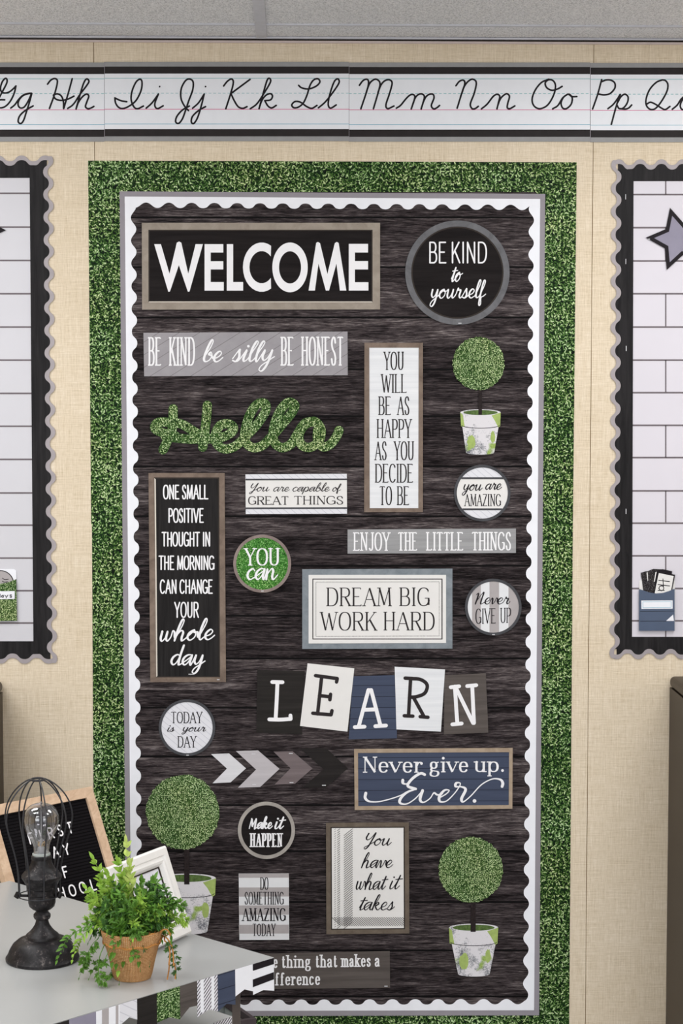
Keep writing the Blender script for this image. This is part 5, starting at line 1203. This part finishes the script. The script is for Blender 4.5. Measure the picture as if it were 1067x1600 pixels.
# ------------------------------------------------------------------ letter board, leaning on a low stand behind the table
u = -fd                                            # its foot runs along the table's front direction, to the right and back
Z0 = .612
br = T(203, 1428, Z0); n0 = Vector((-u.y, u.x, 0)); n0 = n0 if n0.y < 0 else -n0      # horizontal normal, towards the camera
tr = PL(143.5, 1228.5, br, u)
vv = tr - br; Lh = vv.length; vv = vv / Lh; nn = u.cross(vv); nn = nn if nn.dot(CAMLOC - br) > 0 else -nn
Lw = .302
def mat4(org, ux, vy, nz): return Matrix(((ux.x, vy.x, nz.x, org.x), (ux.y, vy.y, nz.y, org.y), (ux.z, vy.z, nz.z, org.z), (0, 0, 0, 1)))
bo = br - u * Lw
o = thing('letter_board', bo, 'black felt letter board in an oak frame leaning behind the cage lamp', 'letter board')
def LB(x, y, z=0): return bo + u * x + vv * y + nn * z
fw = .0235
mb = MB()
for pts in ([(0, 0), (Lw, 0), (Lw - fw, fw), (fw, fw)], [(0, Lh), (fw, Lh - fw), (Lw - fw, Lh - fw), (Lw, Lh)], [(0, 0), (fw, fw), (fw, Lh - fw), (0, Lh)], [(Lw, 0), (Lw, Lh), (Lw - fw, Lh - fw), (Lw - fw, fw)]):
    mb = MB(); mb.prism([LB(*p, .0) for p in pts], -nn * .018); mb.build('frame_rail', 'oak', o)
mb = MB(); mb.prism([LB(fw, fw, -.006), LB(Lw - fw, fw, -.006), LB(Lw - fw, Lh - fw, -.006), LB(fw, Lh - fw, -.006)], -nn * .006); mb.build('felt', 'felt', o)
mb = MB(); mb.prism([LB(Lw * .45, Lh * .75, -.018), LB(Lw * .55, Lh * .75, -.018), LB(Lw * .55, Lh * .73, -.02), LB(Lw * .45, Lh * .73, -.02)], -nn * .002); mb.build('back_tab', 'oak', o)
def invLB(px, py):
    p = PL(px, py, bo, nn); d = p - bo; return d.dot(u), d.dot(vv)
def blet(ch, px, py, hgt=.0235, wid=None):
    cx_, cy_ = invLB(px, py); w = (GL[ch][0] * hgt * .95)
    ik = InkOn(bo - nn * .0056, u, vv, nn)
    ik.step = 1e-4
    for kind, pts in GL[ch][1]:
        ik.stroke([(cx_ - w / 2 + p[0] * w, cy_ - hgt / 2 + p[1] * hgt) for p in pts], .0036)
    ik.build('plastic_letter', 'plastic', o)
# rows follow the board; last letters are where the photo shows them, the rest run to the left behind the lamp
for word, lx, ly, dx in (('FIRST', 111, 1292.3, 15.2), ('DAY', 105.5, 1326, 16.6), ('OF', 104, 1361.5, 17.8), ('SCHOOL', 147.5, 1381.5, 16.2)):
    for k, ch in enumerate(reversed(word)):
        blet(ch, lx - dx * k, ly + .272 * dx * k)
# stand under the board
sc_ = bo + u * (Lw / 2); sn = Vector((-nn.x, -nn.y, 0)).normalized()
o = thing('display_stand', (sc_.x, sc_.y, 0), 'dark wooden stand behind the table holding the letter board', 'stand')
cs = [bo - u * .004 - sn * .003, bo + u * (Lw - .01) - sn * .003, bo + u * (Lw - .01) + sn * .17, bo - u * .004 + sn * .17]
mb = MB(); mb.prism([Vector((p.x, p.y, Z0 - .001 - .018 * nn.z)) for p in cs], (0, 0, -.02)); mb.build('top', 'brown', o)
cc = sum((p for p in cs), Vector()) / 4
for p in cs:
    w = cc + (p - cc) * .86; mb = MB(); mb.box(w.x - .012, w.x + .012, w.y - .012, w.y + .012, 0, Z0 - .0212 - .018 * nn.z); mb.build('leg', 'brown', o)

# ------------------------------------------------------------------ ivory picture frame
br = T(301.3, 1456.5, ZTOP + .0085); bl_ = T(246, 1482, ZTOP + .0085); u2 = (br - bl_).normalized()
tr = PL(260.3, 1320.5, br, u2); v2 = tr - br; H2 = v2.length; v2 = v2 / H2
n2 = u2.cross(v2); n2 = n2 if n2.dot(CAMLOC - br) > 0 else -n2
W2_ = .2
fo = br - u2 * W2_
o = thing('picture_frame', fo, 'ivory painted picture frame leaning behind the potted greenery', 'picture frame')
def PF(x, y, z=0): return fo + u2 * x + v2 * y + n2 * z
b_ = .034
for pts in ([(0, 0), (W2_, 0), (W2_ - b_, b_), (b_, b_)], [(0, H2), (b_, H2 - b_), (W2_ - b_, H2 - b_), (W2_, H2)], [(0, 0), (b_, b_), (b_, H2 - b_), (0, H2)], [(W2_, 0), (W2_, H2), (W2_ - b_, H2 - b_), (W2_ - b_, b_)]):
    mb = MB()
    cx_ = W2_ / 2; cy_ = H2 / 2
    prof = [(0, -.004), (.1, 0.0), (.45, .0), (.52, -.0035), (.62, -.0035), (.72, .001), (.85, -.001), (1, -.008)]
    a0, a1, b1_, b0_ = [Vector((p[0], p[1], 0)) for p in (pts[0], pts[1], pts[2], pts[3])]
    if abs(pts[0][0] - pts[3][0]) < 1e-9 or True:
        # outer edge and inner edge of this rail
        outer = [p for p in pts if p[0] in (0, W2_) and p[1] in (0, H2)]; inner = [p for p in pts if p not in outer]
        if hypot(outer[0][0] - inner[0][0], outer[0][1] - inner[0][1]) > hypot(outer[0][0] - inner[1][0], outer[0][1] - inner[1][1]): inner.reverse()
        rows = []
        for f_, z_ in prof:
            rows.append([(outer[k][0] + (inner[k][0] - outer[k][0]) * f_, outer[k][1] + (inner[k][1] - outer[k][1]) * f_, z_) for k in (0, 1)])
        vs = [PF(*p) for r_ in rows for p in r_]; vs += [PF(outer[0][0], outer[0][1], -.018), PF(outer[1][0], outer[1][1], -.018), PF(inner[0][0], inner[0][1], -.018), PF(inner[1][0], inner[1][1], -.018)]
        n_ = len(prof); fs = [[2 * i, 2 * i + 1, 2 * i + 3, 2 * i + 2] for i in range(n_ - 1)] + [[0, 1, 2 * n_ + 1, 2 * n_], [2 * n_ - 2, 2 * n_ - 1, 2 * n_ + 3, 2 * n_ + 2], [2 * n_, 2 * n_ + 1, 2 * n_ + 3, 2 * n_ + 2]]
        mb.add(vs, fs)
    mb.build('frame_rail', 'ivory', o)
mb = MB(); i0, i1 = b_ - .001, b_ + .0022
mb.ring([PF(i0, i0, -.0075), PF(W2_ - i0, i0, -.0075), PF(W2_ - i0, H2 - i0, -.0075), PF(i0, H2 - i0, -.0075)], [PF(i1, i1, -.0075), PF(W2_ - i1, i1, -.0075), PF(W2_ - i1, H2 - i1, -.0075), PF(i1, H2 - i1, -.0075)], -n2 * .003); mb.build('dark_lip', 'lipdark', o)
mb = MB(); mb.prism([PF(b_, b_, -.0095), PF(W2_ - b_, b_, -.0095), PF(W2_ - b_, H2 - b_, -.0095), PF(b_, H2 - b_, -.0095)], -n2 * .004); mb.build('insert', 'photopaper', o)
ik = InkOn(fo - n2 * .0093, u2, v2, n2)
for cxx, cyy, rx, ry in ((W2_ * .68, H2 * .40, .006, .013), (W2_ * .5, H2 * .42, .006, .012), (W2_ * .36, H2 * .45, .006, .012)):
    ik.stroke([(cxx + rx * cos(a) + .003 * sin(a), cyy + ry * sin(a)) for a in [2 * pi * i / 20 for i in range(21)]], .0016)
ik.build('lettering', 'ink', o)
mb = MB(); k0, k1 = PF(W2_ * .42, H2 * .62, -.018), PF(W2_ * .58, H2 * .62, -.018); bk = Vector((-n2.x, -n2.y, 0)).normalized()
g0 = Vector((k0.x, k0.y, ZTOP)) + bk * .055; g1 = Vector((k1.x, k1.y, ZTOP)) + bk * .055
mb.prism([k0, k1, g1, g0], (0, 0, .004)); mb.build('easel_back', 'lipdark', o)

# ------------------------------------------------------------------ caged lamp
c0 = T(66.5, 1499, ZTOP); sc = FPX / ((c0 - CAMLOC).dot(CAMROT @ Vector((0, 0, -1)))); CE = cos(radians(16.4))
def R_(px): return px / sc
def Zp(py): return (1499 - py) / sc / CE
o = thing('cage_lamp', c0, 'distressed black table lamp with a clear bulb inside a wire cage', 'lamp')
def lathe(name, prof, m, cx=0, seg=48, parent=None, cap=True):
    mb = MB(); mb.lathe([(R_(r), Zp(y)) for r, y in prof], c0 + Vector((R_(cx), 0, 0)), seg, cap=cap)
    return mb.build(name, m, parent or o, loc=o.location, smooth=True)
lathe('base', [(55.5, 1499), (57.2, 1497.6), (57.2, 1494.5), (55, 1491.5), (53.5, 1489), (51, 1483), (46, 1475), (38, 1468.5), (30, 1466), (26.5, 1465.4), (26.2, 1462.5), (25, 1460.5), (20, 1456.5), (15, 1451), (11.5, 1445.5), (10, 1441), (9.6, 1437.5), (12, 1436.5), (13.4, 1433.5), (13.2, 1430), (11, 1427.6), (9.4, 1425.5), (10.2, 1423.5)], 'iron')
lathe('socket', [(10.2, 1424), (15, 1421.5), (19.5, 1417.5), (21.2, 1412), (21.2, 1404), (20.4, 1403), (20.6, 1400), (22, 1398.5), (22.2, 1391), (23.8, 1389), (23.8, 1386.5), (27, 1380), (31, 1374.5), (31.6, 1371), (27.5, 1366), (21, 1361), (18.4, 1356.5), (16.2, 1351), (15, 1346.5), (15.6, 1345), (15.6, 1341.5), (13.6, 1340)], 'iron')
mb = MB()
for k in range(28):
    a = 2 * pi * k / 28; pa = c0 + Vector((R_(30.4) * cos(a), R_(30.4) * sin(a), Zp(1373))); pb = c0 + Vector((R_(20.6) * cos(a), R_(20.6) * sin(a), Zp(1361.3)))
    mb.tube([pa, pb], R_(.9), 6)
mb.build('fluting', 'iron', o, loc=o.location)
lathe('collar_band', [(13.2, 1341), (14, 1340), (14, 1337.6), (12.8, 1336.6)], 'metalgrey')
blb = [(12.2, 1338), (12.4, 1330), (14.2, 1322), (18.5, 1313), (23.5, 1304), (26.8, 1295), (27.8, 1287), (26.8, 1279), (23.2, 1271.5), (17, 1265.8), (9, 1262.6), (3, 1261.6), (2, 1259.8), (.6, 1259)]
bulb = lathe('bulb', catmull(blb, 4), 'glass')
lathe('filament_stem', [(6, 1337), (6.2, 1330), (5, 1327.6), (2.6, 1326), (2.2, 1316), (1, 1314.8)], 'glassstem', parent=bulb, seg=20)
mb = MB(); zc = c0 + Vector((0, 0, 0))
for k in range(5):
    a = k * 2 * pi / 5; p_ = [c0 + Vector((R_(2) * cos(a), R_(2) * sin(a), Zp(1328))), c0 + Vector((R_(6) * cos(a), R_(6) * sin(a), Zp(1324))), c0 + Vector((R_(5) * cos(a + .6), R_(5) * sin(a + .6), Zp(1320)))]
    mb.tube(p_, R_(.8), 6)
mb.build('filament', 'brass', bulb, loc=o.location)
mb = MB(); mb.tube([c0 + Vector((0, 0, Zp(1316))), c0 + Vector((0, 0, Zp(1263)))], R_(.5), 6); mb.build('glass_rod', 'glassstem', bulb, loc=o.location)
cgx = R_(-4.5)
prof = [(11, 1226), (18, 1228.5), (29, 1236), (40, 1247.5), (48.5, 1262), (52.5, 1278), (52.3, 1290), (48.6, 1306), (42.6, 1325), (37.2, 1345), (34, 1364), (32.6, 1384), (32.4, 1401)]
pf = catmull(prof, 4)
for k in range(9):
    a = 2 * pi * (k + .28) / 9
    mb = MB(); mb.tube([c0 + Vector((cgx + R_(r) * cos(a), R_(r) * sin(a), Zp(y))) for r, y in pf], R_(1.2), 7); mb.build('cage_wire', 'wire', o, loc=o.location, smooth=True)
for r, y, w in ((10.5, 1226, 1.7), (32.6, 1401, .9)):
    mb = MB(); pts = [c0 + Vector((cgx + R_(r) * cos(2 * pi * k / 40), R_(r) * sin(2 * pi * k / 40), Zp(y))) for k in range(41)]
    mb.tube(pts, R_(w), 8, caps=False); mb.build('cage_ring', 'wire', o, loc=o.location, smooth=True)
for sg, rr in ((-1, 32.6), (1, 32.6)):
    p = c0 + Vector((cgx + R_(sg * rr), -R_(6), Zp(1400)))
    mb = MB(); mb.tube([c0 + Vector((R_(sg * 20), 0, Zp(1402))), p], R_(2.2), 8)
    mb.tube([p + Vector((-R_(2), 0, -R_(3))), p + Vector((R_(2), 0, R_(4)))], [R_(4.2), R_(4.4)], 12); mb.build('thumb_screw', 'iron', o, loc=o.location, smooth=True)

# ------------------------------------------------------------------ potted greenery
p0 = T(207, 1527, ZTOP); sc2 = FPX / ((p0 - CAMLOC).dot(CAMROT @ Vector((0, 0, -1))))
o = thing('potted_greenery', p0, 'artificial greenery in a burlap wrapped pot, in front of the ivory picture frame', 'plant')
def Q(px, py, pz=0): return p0 + Vector((px / sc2, pz / sc2, py / sc2 / CE))
prof = [(24, 0), (29, .8), (31, 6), (36, 28), (41, 47), (43.5, 52), (44.5, 55), (46.5, 62), (48.5, 71), (48.6, 74), (46, 74.5), (44, 66), (30, 60)]
seg = 56; mb = MB(); mb.lathe([(r / sc2, z / sc2 / CE) for r, z in prof], p0, seg, cap=False)
pot = mb.build('pot', 'burlap', o, loc=o.location, smooth=True)
pot.data.materials.append(M['soil'])
uvl = pot.data.uv_layers.new(name='UVMap')
for poly in pot.data.polygons:
    ks = [pot.data.loops[li].vertex_index % seg for li in poly.loop_indices]; wrap = max(ks) - min(ks) > seg / 2
    for li in poly.loop_indices:
        vi = pot.data.loops[li].vertex_index; k = vi % seg; r = vi // seg
        uvl.data[li].uv = ((k + (seg if wrap and k == 0 else 0)) / seg, prof[r][1] / 75 + prof[r][0] / 400)
mb = MB(); mb.lathe([(0.5 / sc2, 61 / sc2 / CE), (43 / sc2, 61 / sc2 / CE), (43 / sc2, 62 / sc2 / CE), (.5 / sc2, 64 / sc2 / CE)], p0, 32); mb.build('moss_fill', 'soil', o, loc=o.location)
mb = MB(); pts = [Q(44.6 * cos(2 * pi * k / 48), 56 + 1.2 * sin(5 * k), 44.6 * sin(2 * pi * k / 48)) for k in range(49)]
mb.tube(pts, 2.0 / sc2, 8, caps=False); mb.build('raffia_tie', 'raffia', o, loc=o.location, smooth=True)
for path in ([(40, 58, -20), (52, 62, -24), (60, 48, -26), (58, 22, -28), (56, 5, -28)], [(40, 58, -20), (54, 66, -22), (64, 50, -24), (66, 20, -26), (68, 5, -26)], [(40, 58, -20), (46, 76, -26), (56, 80, -28), (60, 68, -26), (44, 60, -22)], [(40, 58, -20), (36, 74, -30), (28, 72, -36), (32, 60, -34)]):
    mb = MB(); mb.tube([Q(*p) for p in catmull(path, 5)], 1.15 / sc2, 7); mb.build('raffia_strand', 'raffia', o, loc=o.location, smooth=True)
# sprigs: a bent stem with rows of leaflets
random.seed(11)
def leaf(mb, base, d, nrm, ln, wd, mi=0, fold=.25):
    d = d.normalized(); s_ = d.cross(nrm)
    if s_.length < 1e-5: s_ = d.orthogonal()
    s_.normalize(); n_ = s_.cross(d)
    prof = [(0, 0), (.22, .75), (.45, 1), (.72, .7), (1, 0)]
    vs = []; fs = []
    for t_, w_ in prof:
        c = base + d * ln * t_ + n_ * (-.18 * ln * t_ * t_)
        vs += [c - s_ * wd * w_ / 2 + n_ * wd * w_ * fold, c, c + s_ * wd * w_ / 2 + n_ * wd * w_ * fold]
    for i in range(len(prof) - 1):
        for k in (0, 1): fs.append([3 * i + k, 3 * i + k + 1, 3 * i + k + 4, 3 * i + k + 3])
    mb.add(vs, fs, mi)
def sprig(path, ln, wd, n, mats, spread=.9, side=2, start=.2, stem=.7, tip=True, fern=False):
    pts = [Q(*p) for p in catmull(path, 6)]; mb = MB()
    mb.tube(pts, [stem / sc2 * (1 - .6 * i / len(pts)) for i in range(len(pts))], 5)
    N = len(pts)
    for k in range(n):
        f = start + (1 - start) * (k + .5) / n; i = min(N - 2, int(f * (N - 1))); b = pts[i].lerp(pts[i + 1], f * (N - 1) - i)
        d = (pts[i + 1] - pts[i]).normalized()
        for s_ in range(side):
            a = random.uniform(0, 2 * pi) if side > 2 else (s_ * pi + random.uniform(-.5, .5))
            o1 = d.orthogonal().normalized(); o2 = d.cross(o1)
            out = o1 * cos(a) + o2 * sin(a)
            dd = d * (1 - spread * .55) + out * spread
            L_ = ln / sc2 * random.uniform(.75, 1.15) * (1 - .45 * f)
            if fern:
                e_ = b + dd.normalized() * L_
                mb.tube([b, e_], .3 / sc2, 4)
                for q_ in range(5):
                    bb_ = b.lerp(e_, .2 + .19 * q_); ax = dd.normalized(); o3 = ax.orthogonal().normalized(); o4 = ax.cross(o3)
                    for s2 in (0, 1, 2):
                        an = s2 * 2.1 + random.uniform(-.5, .5)
                        leaf(mb, bb_, ax * .7 + (o3 * cos(an) + o4 * sin(an)) * .8, Vector((0, -.6, 1)), wd * 2.6 / sc2, wd / sc2)
            else:
                leaf(mb, b, dd, Vector((random.uniform(-.4, .4), -.7, .8)), L_, wd / sc2 * random.uniform(.8, 1.15))
    if tip: leaf(mb, pts[-1], pts[-1] - pts[-2], Vector((0, -.7, .7)), ln / sc2 * .7, wd / sc2 * .8)
    mb.v = [(v[0], v[1], max(v[2], ZTOP + .0012)) for v in mb.v]
    ob = mb.build('sprig', mats, o, loc=o.location)
    return ob
TOP = 62
def arch(az, reach, rise, droop=0, r0=14):
    """stem from the pot's fill outwards at azimuth az (0 = right, -90 = towards the camera)"""
    ca, sa = cos(radians(az)), sin(radians(az)); j = lambda a: random.uniform(-a, a)
    return [(r0 * ca * .5, TOP, r0 * sa * .5), (r0 * ca + reach * .3 * ca + j(3), TOP + rise * .6, (r0 + reach * .3) * sa + j(3)), ((r0 + reach * .7) * ca + j(4), TOP + rise, (r0 + reach * .7) * sa + j(4)), ((r0 + reach) * ca + j(4), TOP + rise - droop, (r0 + reach) * sa + j(4))]
# tall bright leaves at upper left of the clump
for px_, h_, m_ in ((-8, 203, 'leafD'), (-20, 176, 'leafB'), (-58, 178, 'leafB'), (-36, 160, 'leafB'), (-2, 166, 'leafD'), (14, 150, 'leafA'), (-50, 148, 'leafB'), (-14, 158, 'leafB'), (34, 146, 'leafA'), (-70, 132, 'leafB')):
    sprig([(random.uniform(-10, 4), TOP, random.uniform(-6, 8)), (px_ * .5, TOP + (h_ - TOP) * .5, random.uniform(-8, 8)), (px_, h_, random.uniform(-10, 6))], 24, 7.2, 7, m_, .55, 3, .35)
# main mass
for k in range(34):
    az = random.uniform(0, 360); rise = random.uniform(14, 84); reach = random.uniform(16, 62)
    m_ = random.choice(['leafA', 'leafA', 'leafC', 'leafC', 'leafB'])
    sprig(arch(az, reach, rise, random.uniform(0, 26)), 20, 3.9, 10, m_, .8, 3, .2)
for k in range(30):
    az = random.uniform(-210, 30); rise = random.uniform(10, 82); reach = random.uniform(22, 66)
    m_ = random.choice(['leafA', 'leafC', 'leafA', 'leafB'])
    sprig(arch(az, reach, rise, random.uniform(0, 34)), 16, 2.0, 7, m_, .9, 3, .2, fern=True)
# broad bright leaves in front
for k in range(10):
    sprig(arch(random.uniform(-140, -40), random.uniform(22, 40), random.uniform(2, 30), random.uniform(14, 44)), 26, 8, 5, random.choice(['leafA', 'leafA', 'leafB']), .6, 3, .2)
# trailing sprigs
sprig([(-20, TOP, -10), (-60, 84, -14), (-96, 66, -20), (-114, 34, -24)], 17, 4.6, 10, 'leafA', .8, 2, .3)
sprig([(-20, TOP, -16), (-52, 66, -30), (-70, 38, -40), (-78, 14, -46)], 13, 2.2, 7, 'leafA', .9, 3, .3, fern=True)
sprig([(-24, TOP, -14), (-60, 80, -20), (-84, 58, -28), (-90, 36, -30)], 16, 5, 9, 'leafB', .8, 2, .3)
sprig([(-20, TOP, -22), (-42, 56, -46), (-48, 22, -50), (-34, 8, -52), (-16, 7, -54)], 12, 2.2, 8, 'leafA', .9, 2, .45, stem=.9, fern=True)
sprig([(-16, TOP, -24), (-32, 54, -50), (-44, 28, -52), (-62, 15, -54)], 11, 2.0, 6, 'leafA', .9, 2, .5, fern=True)
sprig([(30, TOP, -10), (52, 70, -20), (62, 44, -26), (70, 10, -30)], 13, 1.9, 7, 'leafC', .9, 2, .45, fern=True)
sprig([(26, TOP, 4), (56, 88, 2), (76, 92, 0), (84, 82, -4)], 13, 2.0, 6, 'leafB', .9, 3, .3, fern=True)
sprig([(26, TOP, 0), (52, 108, -4), (70, 112, -8), (80, 106, -10)], 12, 2.0, 6, 'leafA', .9, 3, .3, fern=True)
sprig([(0, TOP, -20), (4, 62, -44), (8, 40, -46), (16, 24, -46)], 10, 1.8, 5, 'leafA', .9, 2, .4, fern=True)
sprig([(10, TOP, -22), (20, 60, -44), (24, 48, -44), (30, 30, -42)], 11, 2.0, 4, 'leafC', .9, 2, .4)
